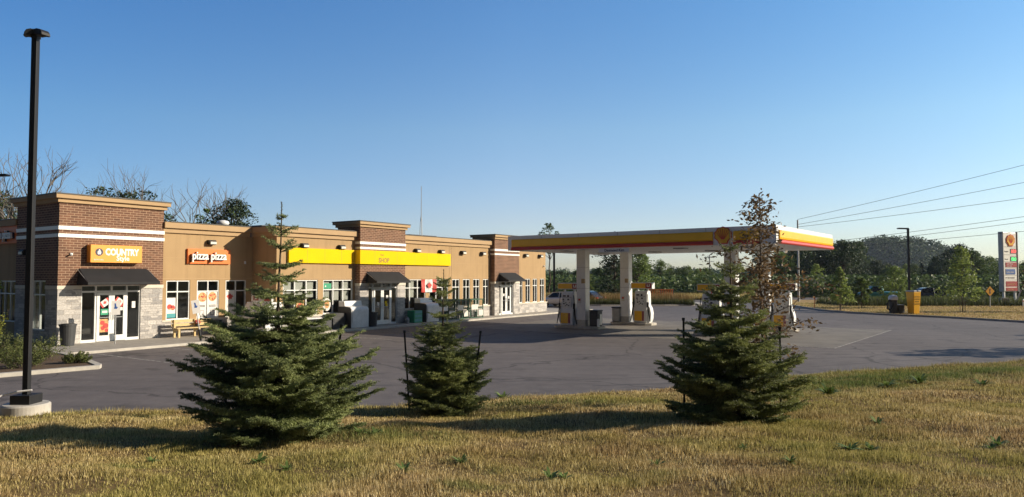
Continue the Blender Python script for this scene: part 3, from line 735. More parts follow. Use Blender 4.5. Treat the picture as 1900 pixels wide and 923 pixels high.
p = bw(25.4, 2.0, 4.955); t = thing('antenna_mast', 'thin lattice antenna mast standing on the shop roof', 'antenna', p, BA)
g = MB()
for k in range(3):
    a = k*2.094; g.tube([(.16*math.cos(a),.16*math.sin(a),0),(.1*math.cos(a),.1*math.sin(a),1.4),(.03*math.cos(a),.03*math.sin(a),2.3)], .015, 5)
for j in range(9):
    z = .2+j*.22; q = .155-.05*z/1.6
    for k in range(3):
        a = k*2.094; b_ = a+2.094; g.tube([(q*math.cos(a),q*math.sin(a),z),(q*math.cos(b_),q*math.sin(b_),z+.2)], .008, 4)
g.obj('lattice', 'galvanized', t)
g = MB(); g.tube([(0,0,2.0),(0,0,4.6)], [.03,.018], 6); g.tube([(-.12,0,4.4),(.12,0,4.4)], .01, 4); g.obj('whip', 'galvanized', t)

# ------------------------------------------------------------------ signs on the building
def bthing(name, label, cat, x, y, z=0., rz=0., group=None): return thing(name, label, cat, bw(x,y,z), BA+rz, group)
s = bthing('shop_sign', 'orange box sign with white capital lettering and round dark emblem above the left entrance', 'sign', 1.13, 0, 3.5)
g = MB(); g.box(0,2.26,-.35,-.002,0,.78); g.obj('sign_box', 'sign_orange', s, bevel=.01)
text('lettering', 'COUNTRY', .4, 'letter_white', s, (.62,-.352,.34), ext=.006, off=.018, xs=.76)
text('lettering', 'Style', .3, 'letter_white', s, (1.1,-.352,.1), ext=.006, off=.006)
text('lettering', 'BISTRO DELI', .075, 'letter_white', s, (.14,-.352,.1), ext=.005)
g = MB(); g.disc(.36,.46,.165,-.351,24,.008); em = g.obj('emblem', 'letter_dark', s)
g = MB(); g.extr([(.3,.36),(.42,.36),(.44,.47),(.4,.49),(.4,.55),(.36,.59),(.33,.55),(.33,.5),(.28,.47)], -.36, -.366); g.obj('cup_symbol', 'letter_white', em)
s = bthing('pizza_sign', 'orange panel sign with white lowercase raised letters on the front stucco wall', 'sign', 5.84, .1, 3.5)
g = MB(); g.box(0,2.36,-.12,-.002,.02,.76); g.obj('sign_panel', 'pizza_orange', s, bevel=.01)
def pizza_letters(s, d):
    g = MB(); g.box(.18,2.24,-.28,-.125,.2,.3); 
    text('lettering', 'pizza pizza', .56, 'letter_white', s, (.13,-.26,.24), ext=.04, off=.01, xs=.8)
    text('lettering', 'pizza pizza', .56, 'letter_dark', s, (.13,-.17,.24), ext=.045, off=.01, xs=.8)
pizza_letters(s, 0)
s = thing('pizza_sign', 'orange panel sign on the shaded left end wall, cut by the frame edge', 'sign', bw(.15, 6.35, 4.4), BA-R(90))
g = MB(); g.box(0,2.3,-.12,-.002,.02,.82); g.obj('sign_panel', 'pizza_orange', s, bevel=.01); pizza_letters(s, 0)
# yellow fascia with the shop name
s = bthing('yellow_fascia', 'long bright yellow fascia band with small shop lettering across the middle tower', 'sign', 10.3, -1.9, 3.62)
for a, b_ in ((0,4.83),(8.72,13.55)):
    g = MB(); g.box(a,b_,-.14,-.002,0,.8); g.obj('side_panel', 'band_yellow', s)
g = MB(); g.box(4.7,8.86,-.56,-.42,-.003,.803); g.box(4.7,4.83,-.42,-.142,-.003,.803); g.box(8.73,8.86,-.42,-.142,-.003,.803); g.obj('centre_panel', 'band_yellow', s)
g = MB()
for x in (1.22,2.44,3.66,9.9,11.1,12.3): g.box(x-.008,x+.008,-.144,-.139,.0,.8)
for x in (5.9,7.8): g.box(x-.008,x+.008,-.564,-.559,.0,.8)
g.obj('panel_seam', 'emblem_yellow', s)
text('lettering', 'SHOP', .4, 'letter_ochre', s, (6.2,-.562,.1), ext=.005, off=.012, xs=.9)
text('lettering', 'Visit', .17, 'letter_ochre', s, (6.34,-.562,.5), ext=.005)
# flag behind the window glass
s = bthing('flag', 'red and white flag with a maple leaf hanging across the window piers', 'flag', 20.9, -1.96, 1.85)
fl = MB(); 
def wav(x, z): return -.02-.035*math.sin(x*9)-.015*math.sin(z*6+x*4)
nx_, nz_ = 28, 10
for i in range(nx_):
    for j in range(nz_):
        x0, x1 = i*1.5/nx_, (i+1)*1.5/nx_; z0, z1 = j*.84/nz_, (j+1)*.84/nz_
        fl.mat(1 if (x0 < .37 or x0 > 1.12) else 0)
        fl.add([(x0,wav(x0,z0),z0),(x1,wav(x1,z0),z0),(x1,wav(x1,z1),z1),(x0,wav(x0,z1),z1)], [(0,1,2,3)])
cl = fl.obj('cloth', ['poster_white','poster_red'], s); so = cl.modifiers.new('th', 'SOLIDIFY'); so.thickness = .004
g = MB(); g.extr(leaf_poly(.75,.42,.5), -.078, -.083); g.obj('leaf_emblem', 'poster_red', s)

# ------------------------------------------------------------------ sidewalk, kerbs, planting bed
g = MB(); g.X = BM; g.box(-1.3, 41.5, -3.55, .28, -.3, 0); g.box(36.7, 41.5, .28, 6, -.3, 0); g.X = None; struct(g.obj('sidewalk', 'concrete'))
g = MB(); g.X = BM; g.box(-1.45, 41.65, -3.72, -3.56, -.3, .006); g.box(-1.45, -1.3, -3.56, -1.8, -.3, .006); g.X = None; struct(g.obj('kerb', 'concrete_light', bevel=.015))
bed = [(-13.6,23.25),(-14.9,24.9),(-16.9,26.9),(-17.6,28.0),(-19.6,30.0),(-24,33.5),(-40,44),(-50,30),(-30,10.6),(-20.3,16.0)]
g = MB(); g.prism(bed, -.3, -.01); struct(g.obj('planting_bed', 'mulch'))
def kerb(name, pts, w=.18, z0=-.3, z1=.02, mat='concrete_light'):
    g = MB(); P = [Vector((*p,0)) for p in pts]; L = []; Rr = []
    for i, p in enumerate(P):
        d = (P[min(i+1,len(P)-1)]-P[max(i-1,0)]).normalized(); n = Vector((-d.y,d.x,0))*w/2; L.append(p+n); Rr.append(p-n)
    for i in range(len(P)-1):
        a, b_, c, d = L[i], L[i+1], Rr[i+1], Rr[i]
        g.prism([(a.x,a.y),(b_.x,b_.y),(c.x,c.y),(d.x,d.y)], z0, z1)
    return struct(g.obj(name, mat))
kerb('kerb', [(-30,7.9),(-20.3,15.6),(-16.5,19.9),(-13.9,22.75),(-13.45,23.2),(-13.6,23.5),(-14.9,24.95),(-16.7,26.75),(-17.1,27.0)], .22)
kerb('kerb', rk+[(45,30)], .16, -.3, .03, 'concrete')
kerb('kerb', [(-60,60.2),(-28,70.2),(-12,84.2),(0,88.2),(14,89.7),(20,90.2),(26,89.6),(30.2,85.2),(28.8,78),(28.1,69.7)], .16, -.3, .02)
g = MB(); med = [(4.6,72.5),(9,71.8),(15.5,72.4),(18.6,72.9),(18.9,74),(17,76),(10,79),(3,80)]
g.prism(med, -.3, 0); struct(g.obj('median_bed', 'mulch')); kerb('kerb', med+[med[0]], .2, -.3, .03)
g = MB(); m2 = [(19.4,74.2),(21.6,74.6),(22.2,76.5),(20.5,79),(18.6,78)]
g.prism(m2, -.3, .01); struct(g.obj('traffic_island', 'concrete_light')); 
# painted markings
g = MB()
def seam(pts, w):
    for i in range(len(pts)-1):
        a, b_ = Vector((*pts[i],0)), Vector((*pts[i+1],0)); d = (b_-a).normalized(); n = Vector((-d.y,d.x,0))*w/2
        g.add([(p.x,p.y,LOT+.003) for p in (a-n,b_-n,b_+n,a+n)], [(0,1,2,3)])
seam([(-9,20.1),(-3,19.6),(.3,20.5),(3.0,21.0),(5.5,21.6),(8.2,23.0),(12.0,24.6),(16.5,26.6)], .05); seam([(2.2,19.6),(4.6,20.1),(6,20.6)], .06); seam([(-13.5,27),(-9,25.2),(-6.5,25.9)], .05)
struct(g.obj('asphalt_seam', 'roof_dark'))
g = MB(); zl = LOT+.004
def stripe(a, b_, w=.1, mb=None, z=zl):
    a = Vector((*a,0)); b_ = Vector((*b_,0)); d = (b_-a).normalized(); n = Vector((-d.y,d.x,0))*w/2
    (mb or g).add([(p.x,p.y,z) for p in (a-n,b_-n,b_+n,a+n)], [(0,1,2,3)])
def bl(x, y): p = bw(x, y); return (p.x, p.y)
for x in (-.3, 2.6): stripe(bl(x,-3.8), bl(x,-9.0))
for x in (5.2,7.9,10.6): stripe(bl(x,-3.8), bl(x,-9.2))
struct(g.obj('stall_line', 'line_white'))
g = MB(); z2 = LOT+.004
for x in (3.2,5.0): stripe(bl(x,-3.85), bl(x,-8.6), .09, g, z2)
for k in range(5): stripe(bl(3.25,-4.6-.9*k), bl(4.95,-3.95-.9*k), .09, g, z2+.002)
for k in range(9): stripe(bl(12.2+k*.75,-4.0), bl(13.4+k*.75,-7.0), .1, g, z2)
struct(g.obj('hatch_marking', 'line_yellow'))
# ------------------------------------------------------------------ things in front of the shop
# picnic style bench
b0 = bthing('bench', 'pale timber bench with slatted back standing below the pizza windows', 'bench', 4.75, -.55)
g = MB()
for k in range(3): g.box(0,2.3,-.5+.16*k,-.36+.16*k,.42,.46)
g.obj('seat', 'wood_pale', b0)
g = MB()
for k in range(2): g.box(0,2.05,.0,.03,.52+.17*k,.65+.17*k)
g.obj('backrest', 'wood_pale', b0)
for x in (.08, 1.12, 2.12):
    g = MB(); g.box(x,x+.09,-.46,-.38,0,.42); g.box(x,x+.09,-.08,-.005,0,.84 if x<2.1 else .42); g.box(x,x+.09,-.38,-.08,.32,.4); g.obj('leg', 'wood_pale', b0)
b1 = bthing('flower_pot', 'small dark pot with red flowers on the bench', 'flower pot', 5.95, -.75, .46)
g = MB(); g.lathe([(.07,0),(.1,.14),(.11,.16)], 12); g.obj('pot', 'dark_grey', b1)
g = MB(); rr = random.Random(3)
for k in range(40):
    a = rr.uniform(0,6.28); q = rr.uniform(0,.13); z = .16+rr.uniform(0,.14); g.box(q*math.cos(a)-.02,q*math.cos(a)+.02,q*math.sin(a)-.02,q*math.sin(a)+.02,z,z+.03)
g.obj('blossom', 'poster_red', b1)
def litter_bin(label, x, y, mat, r=.3, h=.85):
    t = bthing('trash_can', label, 'bin', x, y); g = MB(); g.lathe([(r*.78,0),(r*.97,h*.9),(r*.97,h*.92),(r*1.05,h*.93),(r*1.05,h),(r*.9,h),(r*.88,h*.9)], 20); g.obj('drum', mat, t, smooth=False)
    g = MB(); g.lathe([(r*.75,h-.05),(r*.88,h-.04),(r*.8,h+.02)], 20); g.obj('liner', 'black_metal', t); 
litter_bin('round dark grey trash can at the left corner of the stone entrance', .15, -.65, 'dark_grey', .32, .9)
litter_bin('black trash can left of the middle entrance doors', 15.55, -2.95, 'charcoal_plastic', .3, .8)
# ice chest with lettered header
ic = bthing('ice_freezer', 'white ice freezer with lettered header against the shaded return wall', 'freezer', 9.0, -1.3, 0, R(-90))
g = MB(); g.extr([(0,.0),(-1.0,.0),(-1.0,.95),(-.7,1.6),(0,1.6)], 0, 1.9, 'yz'); g.X = None
g.obj('cabinet', 'white_plastic', ic, bevel=.03)
g = MB(); g.box(.15,1.75,-.55,-.42,1.62,2.0); g.obj('header', 'poster_white', ic, bevel=.01); text('lettering', 'ICE', .32, 'deep_red', ic, (.3,-.553,1.69), ext=.004, off=.01); 
g = MB(); g.box(1.2,1.7,-.56,-.551,1.66,1.96); g.obj('side_logo', 'poster_red', ic)
g = MB()
for x0 in (.12, 1.0): g.X = Matrix.Translation((0,-1.0,.95)) @ Matrix.Rotation(R(-24.8),4,'X'); g.box(x0,x0+.78,-.02,-.0,.06,.62)
g.X = None; g.obj('hatch', 'white_paint', ic)
# second ice freezer pair at tower
def freezer(label, x, y, w=1.5):
    t = bthing('ice_freezer', label, 'freezer', x, y)
    g = MB(); g.extr([(0,.0),(-1.05,.0),(-1.05,1.05),(-.95,1.18),(-.5,1.22),(-.45,1.5),(0,1.5)], 0, w, 'yz'); g.obj('cabinet', 'white_plastic', t, bevel=.04)
    g = MB(); g.box(.06,w-.06,-1.08,-1.051,.15,1.0); g.obj('front_panel', 'propane_white', t, bevel=.01)
    g = MB(); g.extr([(0,.0),(-1.04,.0),(-1.04,1.05),(-.94,1.15),(-.5,1.19),(0,1.19)], -.03, -.001, 'yz'); g.obj('side_panel', 'dark_grey', t)
    return t
freezer('white ice freezer left of the middle entrance, partly in shade', 13.75, -2.05, 1.35)
freezer('white ice freezer right of the middle entrance', 20.15, -2.05, 1.2)
# green salt / washer crates
def crate_stack(label, x, y, w, h, cols):
    t = bthing('merchandise_crate', label, 'crate', x, y); g = MB(); g.box(0,w,-.6,0,0,h); g.obj('box', cols[0], t, bevel=.01)
    g = MB(); 
    for k in range(3): g.box(.06,w-.06,-.615,-.601,.08+k*h/3,.06+(k+.75)*h/3)
    g.obj('goods', cols[1], t)
crate_stack('teal crate of goods right of the middle entrance doors', 19.15, -2.35, .75, .75, ['poster_green','poster_teal'])
crate_stack('dark low crate in front of the shop windows behind the tall spruce', 12.75, -2.15, .9, .85, ['dark_grey','charcoal_plastic'])
t = bthing('merchandise_table', 'pale low display table below the windows', 'table', 10.9, -2.2)
g = MB(); g.box(0,1.8,-.6,0,.62,.67); g.obj('top', 'white_plastic', t)
g = MB(); g.box(.05,1.75,-.55,-.05,.1,.5); g.obj('goods', 'dark_grey', t)
for x, y in ((.05,-.55),(1.7,-.55),(.05,-.08),(1.7,-.08)):
    g = MB(); g.box(x,x+.05,y,y+.05,0,.62); g.obj('leg', 'dark_grey', t)
for label, x, y, h in (('small grey jug beside the middle entrance', 18.85, -2.6, .35), ('grey pail at the foot of the right entrance pillar', 18.6, -2.85, .28)):
    t = bthing('pail', label, 'pail', x, y); g = MB(); g.lathe([(.12,0),(.15,h*.8),(.1,h),(.1,h+.02)], 14); g.obj('body', 'grey_metal', t)
    g = MB(); g.tube([(-.12,0,h*.8),(-.08,0,h+.12),(.08,0,h+.12),(.12,0,h*.8)], .01, 5); g.obj('handle', 'black_metal', t)
# propane exchange cages
def cage(label, x, y, w, h, dark):
    t = bthing('cylinder_cage', label, 'cage', x, y)
    g = MB()
    for cx in (0, w/2-.02, w-.05):
        for cy in (-.75, -.05): g.box(cx,cx+.05,cy,cy+.05,0,h)
    for z in (0,h/2,h-.05): g.box(0,w,-.77,-.72,z,z+.05); g.box(-.01,.04,-.75,0,z,z+.05); g.box(w-.05,w,-.75,0,z,z+.05)
    g.box(0,w,-.76,0,h-.03,h+.02); g.obj('frame', 'cage_green', t)
    g = MB()
    for i in range(int(w/.09)): g.tube([(.04+i*.09,-.74,0),(.04+i*.09,-.74,h)], .006, 4, False)
    for i in range(int(h/.12)): g.tube([(0,-.735,.06+i*.12),(w,-.735,.06+i*.12)], .006, 4, False)
    g.obj('mesh', 'cage_green', t)
    for i in range(int(w/.38)):
        for z in (.06, h/2+.05):
            g = MB(); g.lathe([(.1,0),(.15,.04),(.155,.3),(.1,.38),(.05,.4),(.05,.46)], 12, .22+i*.38, -.4); g.obj('gas_cylinder', 'propane_white', t, smooth=True)
    g = MB(); g.box(.1,w*.55,-.78,-.765,h*.45,h*.72); g.box(w*.62,w-.08,-.78,-.765,.15,h*.42); g.obj('sign_plate', 'poster_white' if not dark else 'blind_white', t)
cage('green gas cylinder cage right of the flag, white bottles inside', 21.55, -2.05, 1.9, 1.35, False)
cage('green gas cylinder cage nearest the far brick tower', 25.1, -2.05, 1.5, 1.3, True)
cage('dark green half filled cylinder cage between the others', 23.55, -2.05, 1.3, 1.3, True)

# accessible parking signs
def parking_sign(label, x, y, tilt=0., boot=False):
    t = thing('parking_sign', label, 'sign', (x,y,LOT)); t.rotation_euler = (0, R(tilt), BA*.6)
    g = MB(); g.tube([(0,0,0),(0,0,1.95)], .022, 8); g.obj('post', 'galvanized', t)
    g = MB(); g.box(-.17,.17,-.03,-.024,1.35,1.95); g.obj('plate', 'poster_white', t)
    g = MB(); g.extr([(-.07,1.62),(.03,1.6),(.08,1.68),(.02,1.7),(.0,1.84),(-.05,1.84),(-.04,1.7)], -.036, -.031); g.obj('symbol', 'sticker_blue', t)
    if boot:
        g = MB(); g.tube([(0,0,.05),(0,0,.62)], .055, 10); g.obj('sleeve', 'black_metal', t)
parking_sign('upright white accessible parking sign on a thin post before the left doors', -17.0, 30.6)
parking_sign('leaning white parking sign with black sleeve near the pizza windows', -14.0, 32.2, -9, True)

# ------------------------------------------------------------------ big lamp poles
def lamp_pole(label, x, y, H=8.2, heads=2, base=True, z=None, rz=0., w=.085, group='square black lamp poles round the lot'):
    z = LOT if z is None else z; t = thing('lamp_pole', label, 'lamp pole', (x,y,z), rz, group)
    if base:
        g = MB(); g.lathe([(.45,-.3),(.45,.28),(.42,.31)], 40); g.obj('concrete_base', 'concrete_light', t)
        g = MB(); g.box(-.21,.21,-.21,.21,.31,.5); g.obj('base_cover', 'black_metal', t, bevel=.01)
    g = MB(); g.box(-w,w,-w,w,.3 if base else 0,H-.12); g.obj('pole', 'black_metal', t, bevel=.006)
    g = MB(); g.box(-w-.01,w+.01,-w-.01,w+.01,H-.14,H-.08); g.obj('pole_cap', 'black_metal', t)
    if heads == 2:
        g = MB(); g.box(-.08,.08,-.07,.07,H-.08,H+.05); g.obj('bracket', 'black_metal', t)
        for sx in (-1, 1):
            g = MB(); k_ = .62 if sx > 0 else .42; P = [(sx*a_*k_, H+b_) for a_, b_ in ((.1,-.07),(.1,.03),(.22,.04),(.4,.01),(.48,-.05),(.5,-.11),(.45,-.12))]
            g.extr(P, -.1, .1); hd = g.obj('lamp_head', 'black_metal', t, bevel=.008); hd.rotation_euler = (0,0,R(-20 if sx>0 else 28))
            g = MB(); g.box(min(sx*.1,sx*.22),max(sx*.1,sx*.22),-.07,.07,H-.112,H-.1); g.obj('lens', 'dark_grey', hd)
    else:
        g = MB(); g.extr([(.0,H-.1),(.0,H),(-.8,H+.02),(-.85,H-.05),(-.8,H-.08)], -.16, .16); g.obj('lamp_head', 'black_metal', t)
    return t
lamp_pole('tall square black lamp pole on a round concrete base in the left foreground', -10.3, 15.2, 8.28, w=.058)
lamp_pole('black lamp pole beyond the left edge, only its lamp tip in view', -25.6, 34.8, 7.95, 1, z=-.05, rz=R(180))
lamp_pole('dark lamp pole beyond the far end of the shop building', 5.0, 84.5, 7.3, 1, False, w=.12)
lamp_pole('black lamp pole on the right verge above the yellow bin', 32.45, 58.2, 6.95, 1, False, w=.07)
t = tag(MB().tube([(-11.5,14.6,.05),(-10.9,14.75,.28),(-10.62,14.95,.42),(-10.3,14.92,.5),(-10.05,15.0,.52)], .02, 6).obj('rope', 'poster_white'), 'white rope lying across the lamp pole base', 'rope')

# ------------------------------------------------------------------ fuel canopy (local: x along CA, y along CB)
CANG = math.atan2(CA.y, CA.x)
CM = Matrix.Translation(C0) @ Matrix(((CA.x,CB.x,0,0),(CA.y,CB.y,0,0),(0,0,1,0),(0,0,0,1)))
# CA x CB has negative orientation, so use x along -CA measured from the far end
CL, CWd = 15.3, 10.05
can = thing('fuel_canopy', 'flat white fuel station canopy with yellow and red fascia stripes on four white columns', 'canopy', tuple(C0+CA*CL+Vector((0,0,LOT))), math.atan2(-CA.y, -CA.x))
ZB, ZT = 4.38-LOT, 5.22-LOT
def cwl(x, y, z=0.): return Matrix.Translation(can.location) @ Matrix.Rotation(can.rotation_euler.z, 4, 'Z') @ Vector((x,y,z))
# local x: 0 far-left end .. 15.3 near corner ; local y: 0 near long face .. 10.05 far
g = MB(); g.box(0,CL,0,.12,ZB,ZT); g.box(0,CL,CWd-.12,CWd,ZB,ZT); g.box(0,.12,.12,CWd-.12,ZB,ZT); g.box(CL-.12,CL,.12,CWd-.12,ZB,ZT)
g.obj('fascia', 'white_paint', can)
g = MB(); g.box(.12,CL-.12,.12,CWd-.12,ZB+.03,ZB+.09); g.box(.12,CL-.12,.12,CWd-.12,ZT-.25,ZT-.2); g.obj('deck', 'white_paint', can)
g = MB()
for k in range(1, 38): g.box(k*.4-.004,k*.4+.004,.12,CWd-.12,ZB+.024,ZB+.031)
g.obj('deck_seam', 'grey_metal', can)
def stripes(ax, a0, a1, side):
    """yellow rounded panel and red bullnose; side -1: outward is negative"""
    d = (lambda v: v*side)
    prof = [(0,ZB+.2),(.05,ZB+.22),(.07,ZB+.3),(.07,ZB+.58),(.05,ZB+.63),(0,ZB+.64)]
    red = [(0,ZB+.0),(.09,ZB+.02),(.12,ZB+.07),(.1,ZB+.16),(.05,ZB+.195),(0,ZB+.197)]
    for nm, pr, m in (('yellow_stripe', prof, 'canopy_yellow'), ('red_stripe', red, 'canopy_red')):
        g = MB()
        if ax == 'x': g.extr([((-p if side < 0 else CWd+p), q) for p, q in pr], a0, a1, 'yz')
        else: g.extr([((CL+p if side > 0 else -p), q) for p, q in pr], a0, a1, 'xz')
        g.obj(nm, m, can)
stripes('x', .3, 12.35, -1); stripes('x', 13.35, 14.55, -1); stripes('x', .3, 15.0, 1)
stripes('y', .35, 9.9, 1); stripes('y', .35, 9.7, -1)
g = MB()
for x in (2.4,4.8,7.2,9.6,12.0): g.box(x-.008,x+.008,-.003,.001,ZB+.642,ZT-.002)
g.obj('panel_joint', 'dark_grey', can)
# shell shaped emblem
def scallop(cx, cz, r, n=48):
    P = []
    for k in range(n+1):
        a = R(-38)+(R(256)*k/n); lob = 1-.045*(math.cos(a*0+k/n*7*2*math.pi)); P.append((cx+r*lob*math.cos(a), cz+.06*r+r*.92*lob*math.sin(a)))
    P += [(cx-r*.62,cz-r*.62),(cx-r*.5,cz-r*.95),(cx+r*.5,cz-r*.95),(cx+r*.62,cz-r*.62)]
    return P
def shell_emblem(parent, cx, cz, r, y):
    g = MB(); g.extr(scallop(cx,cz,r), y, y-.05); e = g.obj('emblem', 'canopy_red', parent)
    g = MB(); g.extr(scallop(cx,cz,r*.86), y-.052, y-.07); g.obj('emblem_face', 'emblem_yellow', e)
    g = MB()
    for k in range(7):
        a = R(90)+R(-66+22*k); p0 = (cx+.12*r*math.cos(a), cz-.45*r); p1 = (cx+.78*r*math.cos(a), cz+.06*r+.72*r*math.sin(a))
        dx, dz = p1[0]-p0[0], p1[1]-p0[1]; L = math.hypot(dx,dz); nx2, nz2 = -dz/L*.035*r, dx/L*.035*r
        g.extr([(p0[0]-nx2,p0[1]-nz2),(p1[0]-nx2,p1[1]-nz2),(p1[0]+nx2,p1[1]+nz2),(p0[0]+nx2,p0[1]+nz2)], y-.072, y-.08)
    g.obj('emblem_rib', 'canopy_red', e)
shell_emblem(can, 12.85, (ZB+ZT)/2+.02, .42, -.002)
g = MB(); g.box(6.1,7.9,-.05,-.02,ZB-.22,ZB-.03); np_ = g.obj('name_plate', 'white_plastic', can)
text('lettering', 'Desmond Kim', .2, 'letter_dark', np_, (6.45,-.053,ZB-.19), ext=.003, off=.003)
cols = [(CL-11.75,2.5),(CL-11.5,7.2),(CL-3.0,2.5),(CL-3.0,7.5)]
for cx, cy in cols:
    g = MB(); g.box(cx-.3,cx+.3,cy-.25,cy+.25,.18,ZB+.03); c = g.obj('column', 'white_paint', can, bevel=.03)
    g = MB(); g.box(cx-.31,cx+.31,cy-.26,cy+.26,.13,.5); g.obj('column_plinth', 'grey_metal', c)
    g = MB(); g.box(cx-.302,cx+.302,cy-.252,cy+.252,2.3,2.31); g.box(cx-.302,cx+.302,cy-.252,cy+.252,3.5,3.508); g.obj('column_joint', 'dark_grey', c)
    g = MB(); g.box(cx-.2,cx+.02,cy-.262,cy-.252,1.45,1.75); g.obj('notice', 'blind_white', c)
    g = MB(); g.box(cx-.16,cx-.02,cy-.27,cy-.263,1.6,1.7); g.obj('notice', 'canopy_red', c)
    g = MB(); g.box(cx+.1,cx+.3,cy-.36,cy-.255,2.6,2.85); g.obj('column_box', 'beige_box', c)
for i in range(4):
    for j in range(2):
        g = MB(); x, y = 2.2+i*3.6, 2.9+j*4.3; g.box(x-.3,x+.3,y-.3,y+.3,ZB-.03,ZB+.025); g.obj('ceiling_light', 'grey_metal', can)

# islands and dispensers
def disp(t):
    pass
def dispenser(label, x, y, rz=0.):
    p = cwl(x, y); t = thing('fuel_dispenser', label, 'fuel pump', (p.x,p.y,LOT+.15), can.rotation_euler.z+rz, 'fuel pumps under the canopy')
    # front faces -y
    g = MB(); prof = [(-.3,0),(-.34,.1),(-.34,.8),(-.28,1.0),(-.27,1.75),(-.2,1.95),(.2,1.95),(.27,1.75),(.28,1.0),(.34,.8),(.34,.1),(.3,0)]
    g.extr(prof, -.42, .42, 'yz'); b_ = g.obj('cabinet', 'dispenser_white', t, bevel=.03)
    # side hose bulges
    for sx in (-1, 1):
        g = MB(); P = [(sx*.42,.0),(sx*.52,.0),(sx*.62,.25),(sx*.64,.6),(sx*.58,.9),(sx*.47,1.08),(sx*.42,1.3)]
        g.extr(P, -.2, .2); g.obj('hose_housing', 'dispenser_white', t, bevel=.03)
        g = MB(); pts = []
        for k in range(21):
            a = k/20; pts.append((sx*(.47+.2*math.sin(a*math.pi)), -.3-.05*math.sin(a*3), 1.75-1.65*math.sin(a*math.pi)**.7 if a < .5 else 1.1-1.0*math.sin(a*math.pi)**.7))
        g.tube(pts, .022, 7); hs = g.obj('hose', 'rubber', t, smooth=True)
        g = MB(); g.extr([(sx*.45,.95),(sx*.53,.95),(sx*.56,1.25),(sx*.5,1.3),(sx*.45,1.25)], -.36, -.28); g.obj('nozzle', 'black_metal', t)
    g = MB(); g.box(-.4,.1,-.356,-.343,.12,.72); g.box(-.4,.1,.343,.356,.12,.72); g.obj('lower_panel', 'canopy_yellow', t)
    g = MB(); g.box(.12,.18,-.356,-.343,.12,.72); g.box(.2,.24,-.356,-.343,.12,.72); g.obj('panel_stripe', 'deep_red', t)
    g = MB(); g.box(-.3,.3,-.34,-.27,1.05,1.6); g.obj('display', 'white_plastic', t, bevel=.01)
    g = MB(); rr = random.Random(5)
    for px, pz, s_ in ((-.22,1.5,.05),(-.2,1.4,.035),(.12,1.5,.06),(-.18,1.26,.05),(-.05,1.3,.035),(.02,1.2,.045),(.14,1.15,.04),(-.08,1.14,.03),(.2,1.33,.03)):
        g = MB(); g.box(px-s_,px+s_,-.35,-.341,pz-s_*.8,pz+s_*.8); g.obj('button', 'letter_dark', t)
    g = MB(); g.box(-.3,-.1,-.275,-.268,1.66,1.75); g.box(.0,.12,-.275,-.268,1.64,1.76); g.box(-.3,.3,-.285,-.272,1.62,1.64); g.obj('notice', 'letter_dark', t)
    for sx in (-.33,.33):
        g = MB(); g.box(sx-.04,sx+.04,-.06,.06,1.95,2.12); g.obj('support', 'white_plastic', t)
    g = MB(); g.box(-.72,.72,-.19,.19,2.08,2.46); v = g.obj('valance', 'white_plastic', t, bevel=.02)
    for s_ in (-1, 1):
        g = MB(); ys = sorted((s_*.192, s_*.205)); g.box(-.68,.27,ys[0],ys[1],2.12,2.42); g.obj('yellow_face', 'canopy_yellow', v)
        g = MB(); g.box(.29,.68,ys[0],ys[1],2.12,2.42); g.obj('red_face', 'deep_red', v)
        g = MB(); y_ = s_*.207; ys = sorted((y_, y_+s_*.006)); g.box(.38,.43,ys[0],ys[1],2.2,2.36); g.box(.43,.55,ys[0],ys[1],2.2,2.24); g.box(.52,.57,ys[0],ys[1],2.2,2.36); g.obj('logo', 'letter_white', v)
    return t
def island(label, x0, x1, y):
    p = cwl((x0+x1)/2, y); t = thing('pump_island', label, 'pump island', (p.x,p.y,LOT), can.rotation_euler.z, 'raised concrete pump islands')
    L = (x1-x0)/2; P = [(-L,-.35),(-L+.3,-.62),(L-.3,-.62),(L,-.35),(L,.35),(L-.3,.62),(-L+.3,.62),(-L,.35)]
    g = MB(); g.prism(P, 0, .15); g.obj('slab', 'concrete_light', t, bevel=.02); return t
c1, c2, c3, c4 = cols
island('concrete island under the left front pump and column', c1[0]-1.75, c1[0]+1.25, c1[1])
island('concrete island under the left rear pump and column', c2[0]-.95, c2[0]+1.9, c2[1])
island('concrete island under the right front pump, behind the spruce', c3[0]-1.9, c3[0]+1.1, c3[1])
island('concrete island under the right rear pump, right of the red leaved tree', c4[0]-1.0, c4[0]+1.75, c4[1])
dispenser('shaded fuel pump left of the front left column', c1[0]-.95, c1[1]+.05)
dispenser('sunlit fuel pump right of the rear left column', c2[0]+1.15, c2[1])
dispenser('fuel pump left of the front right column behind the spruce', c3[0]-1.05, c3[1])
dispenser('fuel pump right of the rear right column at the canopy edge', c4[0]+1.0, c4[1])
def waste(label, x, y, m):
    p = cwl(x, y); t = thing('waste_bin', label, 'bin', (p.x,p.y,LOT+.15), can.rotation_euler.z, 'grey bins on the pump islands')
    g = MB(); g.prism([(-.28,-.28),(.28,-.28),(.28,.28),(-.28,.28)], 0, .85); g.obj('body', m, t, bevel=.05)
    g = MB(); g.box(-.3,.3,-.3,.3,.85,.93); g.obj('lid', 'charcoal_plastic', t, bevel=.02)
    g = MB(); g.box(.3,.34,-.1,.1,.1,.7); g.obj('side_flap', 'white_plastic', t)
waste('dark grey bin right of the front left column', c1[0]+.78, c1[1]+.1, 'dark_grey')
waste('grey round edged bin left of the rear left column', c2[0]-.55, c2[1]-.1, 'grey_metal')
def bollard(label, x, y):
    p = cwl(x, y); t = thing('bollard', label, 'bollard', (p.x,p.y,LOT+.1), 0, 'short white bollards at the island ends')
    g = MB(); g.tube([(0,0,0),(0,0,.45),(0,0,.5)], [.07,.07,.04], 12); g.obj('post', 'white_paint', t, smooth=False)
